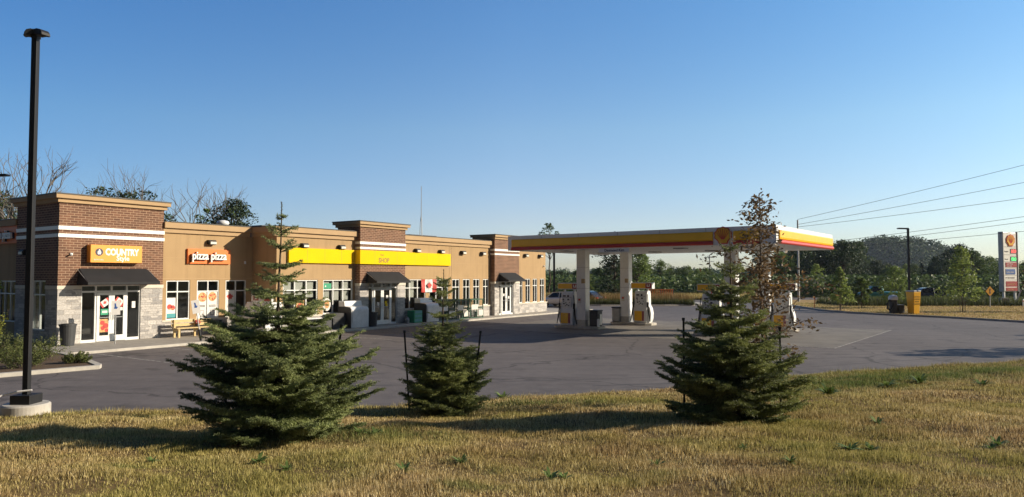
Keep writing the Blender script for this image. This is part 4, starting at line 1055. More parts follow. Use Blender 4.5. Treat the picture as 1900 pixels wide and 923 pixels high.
bollard('short white bollard at the right end of the front left island', c1[0]+1.12, c1[1]-.2)
# ------------------------------------------------------------------ right verge: price sign, yellow bin, air machine, poles
VZ = LOT-.012
py = thing('price_sign', 'tall white fuel price pylon with shell emblem and lit price rows', 'sign', (51.3,73.5,VZ), R(20))
g = MB(); g.box(-1.0,1.0,-.2,.2,1.45,7.55); pn = g.obj('panel_box', 'letter_white', py, bevel=.08)
g = MB(); g.box(-1.12,-1.0,-.26,.26,1.42,7.6); g.box(1.0,1.12,-.26,.26,1.42,7.6); g.obj('edge_frame', 'galvanized', py, bevel=.03)
g = MB(); g.box(-.9,-.75,-.1,.1,0,1.45); g.obj('leg', 'white_plastic', py); g = MB(); g.box(.75,.9,-.1,.1,0,1.45); g.obj('leg', 'white_plastic', py)
shell_emblem(py, .05, 6.7, .62, -.203)
def row(z0, z1, m, x0=-.75, x1=.9): 
    g = MB(); g.box(x0,x1,-.225,-.202,z0,z1); return g.obj('price_row', m, py)
row(5.35,5.85,'letter_dark',.0,.93); row(4.55,5.05,'letter_dark',.0,.93); row(3.95,4.45-.02,'deep_red'); row(3.2,3.75,'sticker_blue',-.75,.65); row(1.95,2.5,'deep_red'); row(1.52,1.85,'deep_red')
g = MB()
for z in (6.02,5.2,4.5,3.85,3.1,2.62): g.box(-.98,.98,-.215,-.202,z,z+.04)
g.obj('divider', 'grey_metal', py)
text('lettering', '143.9', .46, 'led_red', py, (.06,-.228,5.43), ext=.004, off=.012, xs=.75)
text('lettering', '150.3', .46, 'led_green', py, (.06,-.228,4.63), ext=.004, off=.012, xs=.75)
text('lettering', 'Regular', .2, 'letter_dark', py, (-.85,-.206,5.5), ext=.003, xs=.95); text('lettering', 'Diesel', .2, 'letter_dark', py, (-.85,-.206,4.7), ext=.003)
text('lettering', 'Car Wash', .2, 'letter_white', py, (-.55,-.23,4.22), ext=.003); text('lettering', 'open daily', .17, 'letter_white', py, (-.55,-.23,4.02), ext=.003)
text('lettering', 'Collect points', .2, 'letter_white', py, (-.65,-.23,3.38), ext=.003, xs=.9); text('lettering', '24 HR MART', .26, 'letter_dark', py, (-.85,-.206,2.76), ext=.003)
text('lettering', 'country style', .22, 'poster_cheese', py, (-.6,-.23,2.14), ext=.003); text('lettering', 'pizza pizza', .2, 'poster_cheese', py, (-.55,-.23,1.6), ext=.003)
for k, (x, y, lab) in enumerate(((50.3,72.9,'grey concrete block at the left foot of the price sign'),(52.9,72.4,'grey concrete block at the right foot of the price sign'))):
    t = thing('concrete_block', lab, 'block', (x,y,VZ), R(20*k)); g = MB(); g.extr([(-.5,0),(.5,0),(.35,.8),(-.35,.8)], -.3, .3); g.obj('body', 'concrete', t, bevel=.03)
    g = MB(); g.tube([(-.1,0,.78),(-.1,0,.92),(.1,0,.92),(.1,0,.78)], .02, 6); g.obj('lifting_eye', 'grey_metal', t)
t = thing('leaning_board', 'pale plank leaning against the leg of the price sign', 'plank', (51.6,72.8,VZ)); g = MB(); g.tube([(-.3,0,0),(.55,.2,1.6)], .1, 4); g.obj('plank', 'poster_white', t)
for x, y, lab in ((54.2,72.2,'short white marker post right of the price sign'),(50.9,71.0,'short white marker post below the price sign')):
    t = thing('marker_post', lab, 'post', (x,y,VZ)); g = MB(); g.tube([(0,0,0),(0,0,.65),(0,0,.72)], [.07,.07,.04], 8); g.obj('post', 'white_paint', t)
    g = MB(); g.lathe([(.075,.5),(.075,.58)], 8); g.obj('band', 'canopy_red', t)
t = thing('warning_sign', 'small yellow diamond warning sign on a post left of the price sign', 'sign', (46.6,69.5,VZ), R(8))
g = MB(); g.tube([(0,0,0),(0,0,1.2)], .045, 6); g.obj('post', 'galvanized', t)
g = MB(); g.extr([(0,1.05),(.48,1.55),(0,2.05),(-.48,1.55)], -.04, -.02); g.obj('plate', 'sign_diamond', t)
g = MB(); g.extr([(-.1,1.4),(0,1.3),(.1,1.4),(.04,1.4),(.04,1.72),(.1,1.72),(0,1.82),(-.1,1.72),(-.04,1.72),(-.04,1.4)], -.05, -.042); g.obj('symbol', 'letter_dark', t)
# yellow bin
t = thing('yellow_bin', 'tall yellow tapered bin with lines of dark lettering and pale rim', 'bin', (32.15,57.1,VZ+.02), R(14))
g = MB(); g.add([(-.27,-.3,0),(.27,-.3,0),(.27,.3,0),(-.27,.3,0),(-.34,-.42,1.75),(.34,-.42,1.75),(.34,.42,1.75),(-.34,.42,1.75)], [(0,3,2,1),(4,5,6,7),(0,1,5,4),(1,2,6,5),(2,3,7,6),(3,0,4,7)]); g.obj('body', 'emblem_yellow', t, bevel=.03)
g = MB(); g.box(-.35,-.07,-.43,.43,1.755,1.86); g.obj('lid', 'galvanized', t, bevel=.02); g = MB(); g.box(.07,.35,-.43,.43,1.755,1.86); g.obj('lid', 'galvanized', t, bevel=.02)
for k, w_ in enumerate(('RECYCLE', 'CLOTHES', 'SHOES', 'THANK YOU')):
    o = text('lettering', w_, .12, 'letter_ochre', t, (0,-.37-.01*0,1.32-.19*k), ext=.003, off=.004, align='CENTER', rot=(R(90)+R(3.9),0,0)); o.location.y = -.3-.12*(1.32-.19*k)/1.75-.012
# vacuum / air machine
t = thing('air_machine', 'grey domed vacuum and air machine with coiled black hoses', 'vacuum station', (30.7,57.6,VZ+.02), R(10))
g = MB(); g.lathe([(.3,.0),(.3,1.0),(.33,1.02),(.33,1.28),(.25,1.4),(.05,1.44)], 20, .1, 0); g.obj('canister', 'charcoal_plastic', t)
g = MB(); g.lathe([(.345,1.08),(.36,1.1),(.36,1.3),(.26,1.44),(.04,1.49)], 20, .1, 0); g.obj('dome', 'white_plastic', t, smooth=True)
g = MB()
for q in (0,.08): g.tube([(-.15-q,-.3,.95),(-.45-q,-.35,1.1),(-.62-q,-.33,.8),(-.6-q,-.3,.4),(-.35-q,-.3,.25),(-.2,-.3,.5),(-.12,-.3,.85)], .045, 7)
g.obj('hose', 'rubber', t, smooth=True)
g = MB(); g.box(.38,.95,-.25,.25,0,.65); g.obj('pump_box', 'dark_grey', t, bevel=.03); g = MB(); g.box(.36,.97,-.27,.27,.65,.7); g.obj('box_lid', 'grey_metal', t)
# leaning barrier sign on the island
t = thing('barrier_sign', 'leaning dark sign with two red ringed discs by the traffic island', 'sign', (20.6,75.6,VZ)); t.rotation_euler = (0, R(14), 0)
g = MB(); g.tube([(-.05,0,0),(-.05,0,2.3)], .03, 6); g.obj('post', 'dark_grey', t)
g = MB(); g.box(-.45,.45,-.03,0,.95,2.35); g.obj('board', 'dark_grey', t)
for cz in (1.32, 1.98):
    g = MB(); g.disc(0,cz,.3,-.032,20,.006); r_ = g.obj('ring', 'canopy_red', t); g = MB(); g.disc(0,cz,.2,-.04,20,.004); g.obj('disc_face', 'poster_white', r_)
# orange mesh enclosure
t = thing('orange_barrier', 'weathered orange mesh barrier panel in the shrubs behind the rear left pump', 'barrier', (16.2,77.5,0), R(5))
g = MB()
for k in range(14): g.box(-1.4+k*.2,-1.28+k*.2,-.02,0,.1,1.5)
for z in (.2,.8,1.4): g.box(-1.4,1.4,-.035,-.021,z,z+.08)
g.obj('mesh_panel', 'fence_orange', t)
for x in (-1.4,0,1.4): 
    g = MB(); g.box(x-.04,x+.04,0.001,.07,0,1.6); g.obj('post', 'dark_grey', t)

# utility poles and wires
def upole(label, x, y, H, arm=True, mat='pole_wood', r=.15):
    t = thing('utility_pole', label, 'utility pole', (x,y,VZ)); g = MB(); g.tube([(0,0,0),(0,0,H)], [r,r*.7], 10); g.obj('pole', mat, t)
    if arm:
        for z in (H-.6, H-1.7):
            g = MB(); g.box(-1.1,1.1,-.06,.06,z-.06,z+.06); a = g.obj('crossarm', mat, t)
            for q in (-1.0,-.5,.5,1.0):
                g = MB(); g.lathe([(.04,z+.06),(.06,z+.12),(.04,z+.2)], 8, q, 0); g.obj('insulator', 'grey_metal', a)
    return t
upole('bare grey utility pole rising behind the right end of the fuel canopy', 34.2, 85, 9.75, False, 'galvanized', .13)
upole('utility pole with two crossarms in the gap beneath the canopy', 50, 180, 8.4, True, 'galvanized', .2)
upole('short bare grey pole beside the young verge trees', 57, 120, 4.7, False, 'galvanized', .15)
upole('tall wooden utility pole out to the right that carries the wires', 62, 60, 17.3, True)
def wire(label, p0, p1, sag, r=.02):
    g = MB(); pts = []
    for k in range(25):
        a = k/24; pts.append((p0[0]+(p1[0]-p0[0])*a, p0[1]+(p1[1]-p0[1])*a, p0[2]+(p1[2]-p0[2])*a-sag*4*a*(1-a)))
    g.tube(pts, r, 4); tag(g.obj('power_line', 'dark_grey', fix=False), label, 'wire', 'overhead wires on the right')
wire('highest overhead wire climbing to the right edge', (34.2,85,9.7), (62,60,17.2), .25)
wire('second highest overhead wire', (34.2,85,9.1), (62,60,14.7), .25)
wire('third overhead wire from the top', (34.2,85,8.8), (62,60,12.3), .25)
wire('upper of the two close wires in the middle of the bundle', (34.2,85,6.6), (62,60,10.8), .3)
wire('lower of the two close wires in the middle of the bundle', (34.2,85,6.2), (62,60,10.2), .3)
wire('lowest overhead wire passing above the price sign', (34.2,85,6.0), (62,60,8.6), .2)

# ------------------------------------------------------------------ cars
def make_car(name, label, paint, loc, rz, L=4.6, W=1.8, H=1.45, group=None, pickup=False):
    t = thing(name, label, 'car', loc, rz, group)
    xs_ = [-L/2,-L/2+.12,-L/2+.6,-L/2+1.1,0,L/2-1.4,L/2-.6,L/2-.1,L/2]
    top = [.72,.9,.98,1.0,.98,.95,.85,.68,.55] if not pickup else [.95,1.05,1.08,1.08,1.08,1.08,1.05,.95,.8]
    bot = [.42,.3,.24,.22,.22,.22,.24,.28,.35]; hw = [.62,.8,.88,.9,.9,.9,.88,.78,.6]
    V = []; F = []; m = 10
    for x, tp, bt, w in zip(xs_, top, bot, hw):
        w = w*W/1.8
        sec = [(-w*.85,bt),(-w,bt+.12),(-w*1.01,(bt+tp)/2),(-w*.97,tp-.08),(-w*.8,tp),(w*.8,tp),(w*.97,tp-.08),(w*1.01,(bt+tp)/2),(w,bt+.12),(w*.85,bt)]
        V += [(x,a,b_) for a, b_ in sec]
    for i in range(len(xs_)-1):
        for k in range(m): F.append((i*m+k,i*m+(k+1)%m,(i+1)*m+(k+1)%m,(i+1)*m+k))
    F += [tuple(range(m)), tuple(range((len(xs_)-1)*m,len(xs_)*m))[::-1]]
    g = MB(); g.add(V, F); b_ = g.obj('body', paint, t, smooth=True); sd = b_.modifiers.new('s','SUBSURF'); sd.levels = 1; sd.render_levels = 2
    if pickup: cx = [(-.3,1.0),(-.25,H-.05),(.0,H),(.9,H),(1.5,1.02)]
    else: cx = [(-L/2+.55,.95),(-L/2+1.15,H-.06),(-L/2+1.6,H),(.25,H),(.75,H-.07),(1.35,.93)]
    def cab(sx, sw, z_add, mat, nm, th=0):
        V = []; n = len(cx)
        for s_ in (-1, 1):
            for x, z in cx:
                f = 1 if z < 1.1 else .78
                V.append((x*sx, s_*W/2*.88*f*sw, z+z_add))
        g = MB(); g.add(V, [tuple(range(n)), tuple(range(n,2*n))[::-1]]+[(i,i+1,n+i+1,n+i) for i in range(n-1)]+[(n-1,0,n,2*n-1)])
        return g.obj(nm, mat, t, bevel=.04)
    cab(1, 1, 0, 'car_glass', 'window')
    g = MB(); ro = [p for p in cx if p[1] > H-.12]
    g.add([(x,s_*W/2*.7,z+.012) for s_ in (-1,1) for x, z in ro]+[(x,s_*W/2*.7,z-.03) for s_ in (-1,1) for x, z in ro], [(i,i+1,len(ro)+i+1,len(ro)+i) for i in range(len(ro)-1)]+[(2*len(ro)+i,2*len(ro)+i+1,3*len(ro)+i+1,3*len(ro)+i) for i in range(len(ro)-1)]+[(i,i+1,2*len(ro)+i+1,2*len(ro)+i) for i in range(len(ro)-1)]+[(len(ro)+i,len(ro)+i+1,3*len(ro)+i+1,3*len(ro)+i) for i in range(len(ro)-1)])
    g.obj('roof', paint, t)
    g = MB()
    for s_ in (-1, 1):
        for i, j in ((0,1),(-2,-1)) if not pickup else ((0,1),(-2,-1)):
            a, c = cx[i], cx[j]; fa = 1 if a[1] < 1.1 else .78; fc = 1 if c[1] < 1.1 else .78
            g.tube([(a[0],s_*W/2*.88*fa,a[1]),(c[0],s_*W/2*.88*fc,c[1])], .045, 6)
        g.tube([(-.15,s_*W/2*.9,.95),(-.15,s_*W/2*.7,H-.03)], .04, 6)
    g.obj('pillar', paint, t)
    if pickup:
        pass
    for x in (-L/2+.85, L/2-.85):
        for s_ in (-1, 1):
            g = MB(); g.X = Matrix.Translation((x, s_*(W/2-.1), .33)) @ Matrix.Rotation(R(90),4,'X'); g.lathe([(.2,-.11),(.31,-.11),(.33,-.07),(.33,.07),(.31,.11),(.2,.11)], 24); g.X = None; w = g.obj('wheel', 'rubber', t)
            g = MB(); g.X = Matrix.Translation((x, s_*(W/2+.015), .33)) @ Matrix.Rotation(R(90),4,'X'); g.lathe([(.2,-.01),(.21,0),(.05,.012)], 10); g.X = None; g.obj('rim', 'grey_metal', w)
    for s_ in (-1, 1):
        g = MB(); g.box(-L/2-.02,-L/2+.25,s_*.78*W/1.8-.12,s_*.78*W/1.8+.1,.68,.82); g.obj('tail_light', 'tail_red', t, bevel=.02)
        g = MB(); g.box(L/2-.3,L/2-.04,s_*.66-.14,s_*.66+.12,.58,.7); g.obj('headlight', 'white_plastic', t, bevel=.02)
    g = MB(); g.box(-L/2-.03,-L/2+.02,-.26,.26,.45,.6); g.obj('number_plate', 'poster_white', t)
    return t
make_car('parked_car', 'white sedan parked nose in past the far end of the shop', 'car_white', (5.0,70.5,LOT), R(140))
make_car('parked_car', 'dark car parked just beyond the white sedan', 'car_dark', (7.6,75.8,LOT), R(140))
make_car('passing_car', 'dark car on the far road between the yellow bin and the diamond sign', 'car_dark', (51,86.5,LOT), R(-4.7), 4.9, 1.85, 1.6)
make_car('passing_car', 'teal pickup on the far road behind the air machine', 'car_teal', (46.5,90.5,LOT), R(175), 5.2, 1.9, 1.75, None, True)
# boards of the far road signs
t = thing('road_sign', 'pale grey road sign board on two posts before the dark trees', 'sign', (44.5,106,VZ), R(10))
g = MB(); g.box(-2.6,-.2,-.05,0,1.2,3.0); g.box(0,2.4,-.05,0,1.0,2.9); g.obj('board', 'grey_metal', t)
for x in (-2.2,-.6,.6,2.0): 
    g = MB(); g.box(x-.06,x+.06,.001,.1,0,2.9); g.obj('post', 'grey_metal', t)
t = thing('marker_post', 'thin orange marker stake at the edge of the right verge', 'post', (28.0,66.0,VZ)); g = MB(); g.tube([(0,0,0),(0,0,1.1)], .035, 5); g.obj('stake', 'fence_orange', t)
g = MB(); g.box(-.05,.05,-.045,-.037,.9,1.1); g.obj('flag_tape', 'canopy_red', t)
for i in range(7):
    if i in (3,): continue
    t = thing('marker_post', '', 'post', (33+i*2.1, 71+i*.8, VZ), 0, 'low posts along the far side of the right verge'); t['label'] = f"{['first','second','third','','fourth','fifth','sixth'][i]} from left of the low thin grey posts behind the right verge"
    g = MB(); g.tube([(0,0,0),(0,0,.8)], .03, 5); g.obj('post', 'pole_wood', t)

# ------------------------------------------------------------------ vegetation
def rnd_unit(r, n):
    v = r.normal(size=(n,3)); return v/np.linalg.norm(v, axis=1, keepdims=True)
def leaf_quads(r, P, size, up=.35, aspect=.55):
    """diamond leaves at points P"""
    n = len(P); a = rnd_unit(r, n); a[:,2] *= .6; a /= np.linalg.norm(a, axis=1, keepdims=True)
    b = rnd_unit(r, n); b[:,2] += 0; b = np.cross(a, b); b /= np.linalg.norm(b, axis=1, keepdims=True)+1e-9
    s = size*r.uniform(.6, 1.35, n)[:,None]
    V = np.stack([P-a*s*.5, P+b*s*aspect*.5, P+a*s*.5, P-b*s*aspect*.5], 1)
    return V.reshape(-1,3)
def limb_path(r, p0, p1, n=5, wob=.08, sag=0):
    p0 = np.array(p0, float); p1 = np.array(p1, float); L = np.linalg.norm(p1-p0); out = []
    for k in range(n+1):
        a = k/n; q = p0*(1-a)+p1*a; q = q+r.normal(0, wob*L*.5, 3)*math.sin(a*math.pi); q[2] += sag*L*math.sin(a*math.pi); out.append(q)
    return out
def broadleaf(name, label, loc, H, rad, base, mat, seed, nclump=30, nleaf=3600, leaf=.3, trunk_r=.16, shape='round', group=None, bark='bark', cs=.3, cat='tree'):
    r = np.random.default_rng(seed); t = thing(name, label, cat, loc, r.uniform(0,6.28), group)
    tr = MB(); tp = limb_path(r, (0,0,-.05), (0,0,H*.88), 7, .03); tr.tube(tp, list(np.linspace(trunk_r, trunk_r*.15, len(tp))), 8)
    cl = []; hc = H-base
    for i in range(nclump):
        zt = (i+.5)/nclump; zt = min(.98, max(.02, zt+r.uniform(-.04,.04)))
        if shape == 'round': w = math.sqrt(max(0, 1-(2*zt-.85)**2*.8))*(1 if zt < .9 else .7)
        elif shape == 'cone': w = (1-zt)**.75*1.0+.05
        elif shape == 'column': w = .35+.65*math.sin(math.pi*min(1,zt*1.05))
        else: w = .45+.6*zt if zt < .75 else 1.3*(1-zt)+.5
        a = i*2.4+r.uniform(-.5,.5); q = rad*w*r.uniform(.35,.95); c = np.array([q*math.cos(a), q*math.sin(a), base+hc*zt*.93]); sz = rad*cs*r.uniform(.65,1.25)*(1 if shape != 'cone' else .5+w*.6)
        cl.append((c, sz))
        at = tp[min(len(tp)-2, max(1, int((base+hc*zt*.7)/H*len(tp)*.9)))]
        lp = limb_path(r, at, c, 4, .1); tr.tube(lp, list(np.linspace(trunk_r*.35, trunk_r*.07, len(lp))), 5, False)
    P = []
    per = nleaf//nclump
    for c, sz in cl:
        d = rnd_unit(r, per)*(r.uniform(.25,1,per)**.45)[:,None]*np.array([1.15,1.15,.75])*sz
        stray = r.random(per) < .12; d[stray] *= r.uniform(1.1,1.55,(stray.sum(),1)); P.append(c+d)
    P = np.concatenate(P); V = leaf_quads(r, P, leaf); F = np.arange(len(V)).reshape(-1,4)
    tr.obj('trunk', bark, t, fix=False); np_mesh('crown', V, F, mat, t); return t
def bare_tree(label, loc, H, spread, seed, r0=.14):
    r = np.random.default_rng(seed); t = thing('bare_tree', label, 'tree', loc, 0, 'leafless trees behind the shop'); g = MB(); tw = MB()
    def grow(p, d, L, rad, lev):
        n = 4; pts = [p]; q = np.array(p, float); dd = np.array(d, float)
        for k in range(n):
            dd = dd+r.normal(0,.11,3); dd[2] += .06; dd /= np.linalg.norm(dd); q = q+dd*L/n; pts.append(q.copy())
        (g if lev < 2 else tw).tube(pts, list(np.linspace(rad, rad*.55, n+1)), 6 if lev < 2 else 4, False)
        if lev >= 5 or L < .25: return
        for k in range(3 if lev < 4 else 2):
            nd = dd+rnd_unit(r,1)[0]*spread; nd[2] = abs(nd[2])*.8+.25; nd /= np.linalg.norm(nd)
            grow(pts[-1 if k else -2], nd, L*r.uniform(.58,.85), rad*.58, lev+1)
    grow((0,0,-.05), (0,0,1), H*.34, r0, 0); g.obj('trunk', 'bark_grey', t, fix=False); tw.obj('twigs', 'bark_grey', t, fix=False); return t

# --- spruces: whorls of branches, each branch carrying side shoots clad in needles
def spruce(label, loc, H, env, seed, mat, lean=0., dens=1., trunk_r=.045, whorl=.15, sparse=None):
    r = np.random.default_rng(seed); t = thing('spruce_tree', label, 'tree', loc, 0, 'young spruces along the top of the bank')
    eh = [e[0] for e in env][::-1]; ew = [e[1] for e in env][::-1]
    tr = MB(); tp = [(.04*math.sin(z*2.1)*(1-z/H)+lean*z, .03*math.cos(z*1.7), z) for z in np.linspace(-.05, H, 14)]
    tr.tube(tp, list(np.linspace(trunk_r, .006, 14)), 7); br = MB(); shoots = []; tones = []
    def axis(z): return np.array([.04*math.sin(z*2.1)*(1-z/H)+lean*z, .03*math.cos(z*1.7), z])
    z = .08; btone = .5
    while z < H-.12:
        w = float(np.interp(z, eh, ew)); nb = max(4, int(r.integers(5,8)*(1.35 if w > .8 else 1))); a0 = r.uniform(0, 6.28)
        for k in range(nb):
            tones += [btone]*(len(shoots)-len(tones)) if shoots else []; btone = r.random()**1.3
            a = a0+k*6.283/nb+r.uniform(-.28,.28); L = w*r.uniform(.74,1.02)
            if r.random() < .06: L *= 1.06
            if w > .5 and r.random() < .15: L *= .5
            rise = .42 if z/H > .72 else (.14 if z/H > .45 else (.04 if z/H > .2 else -.05)); rise += r.uniform(-.1,.12)
            zz = z+r.uniform(-.05,.05); p0 = axis(zz); d = np.array([math.cos(a), math.sin(a), 0]); n = max(3, int(L/.09)); pts = []
            for j in range(n+1):
                s = j/n; pts.append(p0+d*L*s+np.array([0,0,L*(rise*s-.10*math.sin(s*math.pi)*(w>.4)+.05*s*s)])+r.normal(0,.006,3)*min(1,j))
            br.tube(pts, list(np.linspace(.006+.010*L, .003, n+1)), 4, False)
            side = np.array([-d[1], d[0], 0])
            for j in range(1, n+1):
                s = j/n
                if s < .12 and L > .6: continue
                tip = pts[j]-pts[j-1]; tip /= np.linalg.norm(tip)+1e-9
                shoots.append((pts[j-1], pts[j]+(tip*.05 if j == n else 0)))
                ll = min(.40, .55*L)*(1.2-.85*s)*r.uniform(.65,1.2)*(1 if s < .97 else .6)+.03
                for sg in (-1, 1):
                    for rep in range(2 if ll > .12 else 1):
                        f = r.uniform(.45,.8); dd = tip*f*1.2+side*sg*(.85)+np.array([0,0,r.uniform(-.2,.12)]); dd /= np.linalg.norm(dd)
                        base_ = pts[j]-tip*.045*rep; e = base_+dd*ll*(1-.35*rep); e[2] -= .10*ll
                        shoots.append((base_, e))
                        if ll > .17:
                            for s2 in (.35,.6,.8):
                                for g2 in (-1, 1):
                                    m_ = base_*(1-s2)+e*s2; d3 = dd+np.cross(dd, [0,0,1])*g2*.95; d3 /= np.linalg.norm(d3); d3[2] += r.uniform(-.12,.05)
                                    shoots.append((m_, m_+d3*ll*(1-s2)*.75))
        z += whorl*r.uniform(.75,1.25)*(.72 if z/H < .42 else 1.05)
        if sparse and sparse[0] < z < sparse[1] and r.random() < .4: z += whorl*.5
    # leader
    tones += [.5]*(len(shoots)-len(tones))
    for z in np.arange(H-.25, H, .05): shoots.append((axis(z), axis(z+.05))); tones.append(.5)
    A = np.array([s[0] for s in shoots]); B = np.array([s[1] for s in shoots]); D = B-A; Ln = np.linalg.norm(D, axis=1)+1e-9
    cnt = np.maximum(5, (Ln*260*dens).astype(int)); idx = np.repeat(np.arange(len(A)), cnt); n = len(idx)
    u_ = r.random(n)[:,None]; P = A[idx]+D[idx]*u_; dn = D[idx]/Ln[idx][:,None]
    rv = rnd_unit(r, n); pr = rv-dn*np.sum(rv*dn, 1, keepdims=True); pr /= np.linalg.norm(pr, axis=1, keepdims=True)+1e-9
    nd = dn*.55+pr*.85+np.array([0,0,.12]); nd /= np.linalg.norm(nd, axis=1, keepdims=True); nl = r.uniform(.024,.04,n)[:,None]
    wv = np.cross(nd, rnd_unit(r, n)); wv /= np.linalg.norm(wv, axis=1, keepdims=True)+1e-9; wv *= .0046
    V = np.stack([P-wv, P+wv, P+nd*nl], 1).reshape(-1,3); F = np.arange(len(V)).reshape(-1,3)
    tone = np.clip(np.array(tones)[idx]*.55+r.random(len(A))[idx]*.35+r.random(n)*.2-.05, 0, 1); tone = np.repeat(tone, 3)
    # shoot stems as thin quads so that each shoot reads as one body
    tr.obj('trunk', 'bark', t, fix=False); br.obj('branches', 'bark', t, fix=False); np_mesh('needles', V, F, mat, t, attr=tone)
    print('spruce', len(shoots), n); return t
def at_lawn(x, y): return (x, y, float(lawn_z(x, y))-.02)
spruce('large bluish spruce with a bare leader in front of the tan wall, the leftmost', at_lawn(-3.68, 11.3), 3.72,
    [(3.7,.03),(3.4,.06),(3.25,.25),(2.77,.32),(2.25,.5),(1.98,.75),(1.72,1.12),(1.36,1.4),(1.0,1.58),(.66,1.55),(.4,1.38),(.2,1.2),(.05,1.0)], 11, 'spruce_green', whorl=.165, sparse=(2.0,3.4))
spruce('smallest spruce, standing between two dark stakes in the middle', at_lawn(-1.4, 14.6), 2.95,
    [(2.93,.05),(2.65,.16),(2.25,.27),(1.9,.4),(1.45,.66),(1.23,.8),(.9,.88),(.57,.9),(.24,.98),(.05,.65)], 12, 'spruce_olive', dens=.9, whorl=.155)
spruce('dark wide spruce with a thin spire in front of the fuel canopy', at_lawn(3.75, 12.2), 3.32,
    [(3.3,.03),(3.1,.1),(2.84,.18),(2.5,.26),(2.4,.5),(2.1,.42),(1.95,.62),(1.7,.72),(1.35,.95),(1.0,1.22),(.8,1.38),(.5,1.32),(.23,1.2),(.05,.85)], 15, 'spruce_olive', whorl=.16, sparse=(2.0,3.2))
# steel stakes
def stake(label, x, y, h, tiltx=0.):
    t = thing('tree_stake', label, 'stake', at_lawn(x, y), 0, 'dark steel stakes beside the spruces'); t.rotation_euler = (0, R(tiltx), 0)
    g = MB(); g.box(-.018,.018,-.003,.003,0,h); g.box(-.003,.003,-.003,.02,0,h); g.obj('t_bar', 'steel_stake', t)
    g = MB(); g.box(-.024,.024,-.006,.022,h,h+.05); g.obj('end_cap', 'rubber', t)
stake('dark stake leaning left beside the smallest spruce', -2.1, 14.7, 1.62, -4)
stake('dark stake leaning right beside the smallest spruce', -.82, 14.7, 1.62, 6)
stake('dark stake at the left flank of the spruce before the canopy', 3.1, 12.9, 1.75)
stake('dark stake at the right flank of the spruce before the canopy', 5.1, 13.6, 1.55)
stake('dark stake seen through the left boughs of the large left spruce', -4.7, 11.9, 1.85, -5)
stake('dark stake at the right boughs of the large left spruce', -3.05, 11.9, 1.7, 7)

# bronze leaved sapling
def sapling():
    r = np.random.default_rng(21); x, y = 5.12, 14.6; t = thing('sapling', 'thin bronze leaved young tree rising behind the right spruce', 'tree', at_lawn(x, y)); H = 4.3
    g = MB(); tw = MB(); P = []; tp = limb_path(r, (0,0,-.03), (-.03,0,H), 10, .012); g.tube(tp, list(np.linspace(.03,.006,11)), 7)
    for i in range(58):
        z = .9+(H-1.0)*(i/58)**.95; a = i*2.4+r.uniform(-.4,.4); L = np.interp(z, [.9,1.6,2.4,3.1,3.7,H], [.6,.82,.8,.6,.36,.2])*r.uniform(.6,1.15)*(1.15+(.25*math.cos(a) if z < 2.5 else -.2*math.cos(a)))
        b0_ = np.array([0,0,z]); e = b0_+np.array([math.cos(a)*L, math.sin(a)*L, L*r.uniform(.1,.75)]); lp = limb_path(r, b0_, e, 5, .1, .05); lp[-1][2] -= .12*L; tw.tube(lp, list(np.linspace(.009,.003,6)), 4, False)
        for j in range(1, 6):
            for k in range(12 if z < 2.8 else 6):
                P.append(lp[j]+r.normal(0,.08,3)-np.array([0,0,.04]))
    P = np.array(P); V = leaf_quads(r, P, .1, aspect=.45); F = np.arange(len(V)).reshape(-1,4)
    g.obj('trunk', 'bark', t, fix=False); tw.obj('branches', 'bark', t, fix=False); np_mesh('leaves', V, F, 'leaf_bronze', t)
    g = MB(); g.box(.05,.085,-.01,.01,0,1.5); g.obj('support_stake', 'steel_stake', t)
sapling()

# shrubs in the left planting bed
def shrub(label, loc, w, h, mat, seed, n=2200, leaf=.06, cat='shrub', name='shrub', group=None):
    r = np.random.default_rng(seed); t = thing(name, label, cat, loc, 0, group); st = MB(); P = []
    ns = 26
    for i in range(ns):
        a = r.uniform(0,6.28); q = w*.5*math.sqrt(r.random()); e = np.array([q*math.cos(a), q*math.sin(a), h*(1-.45*(q/(w*.5))**2)*r.uniform(.7,1.1)])
        lp = limb_path(r, (q*.3*math.cos(a),q*.3*math.sin(a),0), e, 4, .08); st.tube(lp, [.008,.007,.006,.004,.002], 4, False)
        m = n//ns; s = r.uniform(.25,1.03,m)[:,None]; s2 = np.clip(s*4, 0, 3.999); L = np.array(lp); i0 = s2.astype(int)[:,0]; f = s2-i0[:,None]
        P.append(L[i0]*(1-f)+L[i0+1]*f+r.normal(0,.07*min(1,h),(m,3)))
    P = np.concatenate(P); P[:,2] = np.maximum(P[:,2], .02); V = leaf_quads(r, P, leaf); F = np.arange(len(V)).reshape(-1,4)
    st.obj('stems', 'bark', t, fix=False); np_mesh('foliage', V, F, mat, t); return t
shrub('yellow green leafy shrub left of the lamp pole by the building', (-20.9,28.3,0), 2.2, 1.55, 'leaf_yellowgreen', 31, 2600, .09)
shrub('yellow green low shrub at the frame edge', (-22.6,29.3,0), 2.2, 1.7, 'leaf_yellowgreen', 32, 2600, .09)
for i, (x, y, w, h, lb) in enumerate(((-15.6,22.9,1.7,.75,'low fine leaved shrub nearest the kerb tip'),(-16.9,22.6,2.0,.9,'low fine leaved shrub behind the lamp pole'),(-18.3,22.9,2.0,.95,'low fine leaved shrub at the left frame edge'),(-16.2,24.7,1.6,.85,'rounded shrub in the second row near the sidewalk'),(-17.9,25.2,1.8,1.05,'rounded shrub in the second row behind the lamp pole'),(-19.6,24.8,2.0,1.1,'rounded shrub in the second row at the left edge'),(-14.6,24.0,.9,.4,'small sprawling shrub at the tip of the planting bed'))):
    shrub(lb, (x,y,-.01), w, h, 'leaf_shrub', 40+i, 3600, .05, group='low shrubs in the left planting bed')
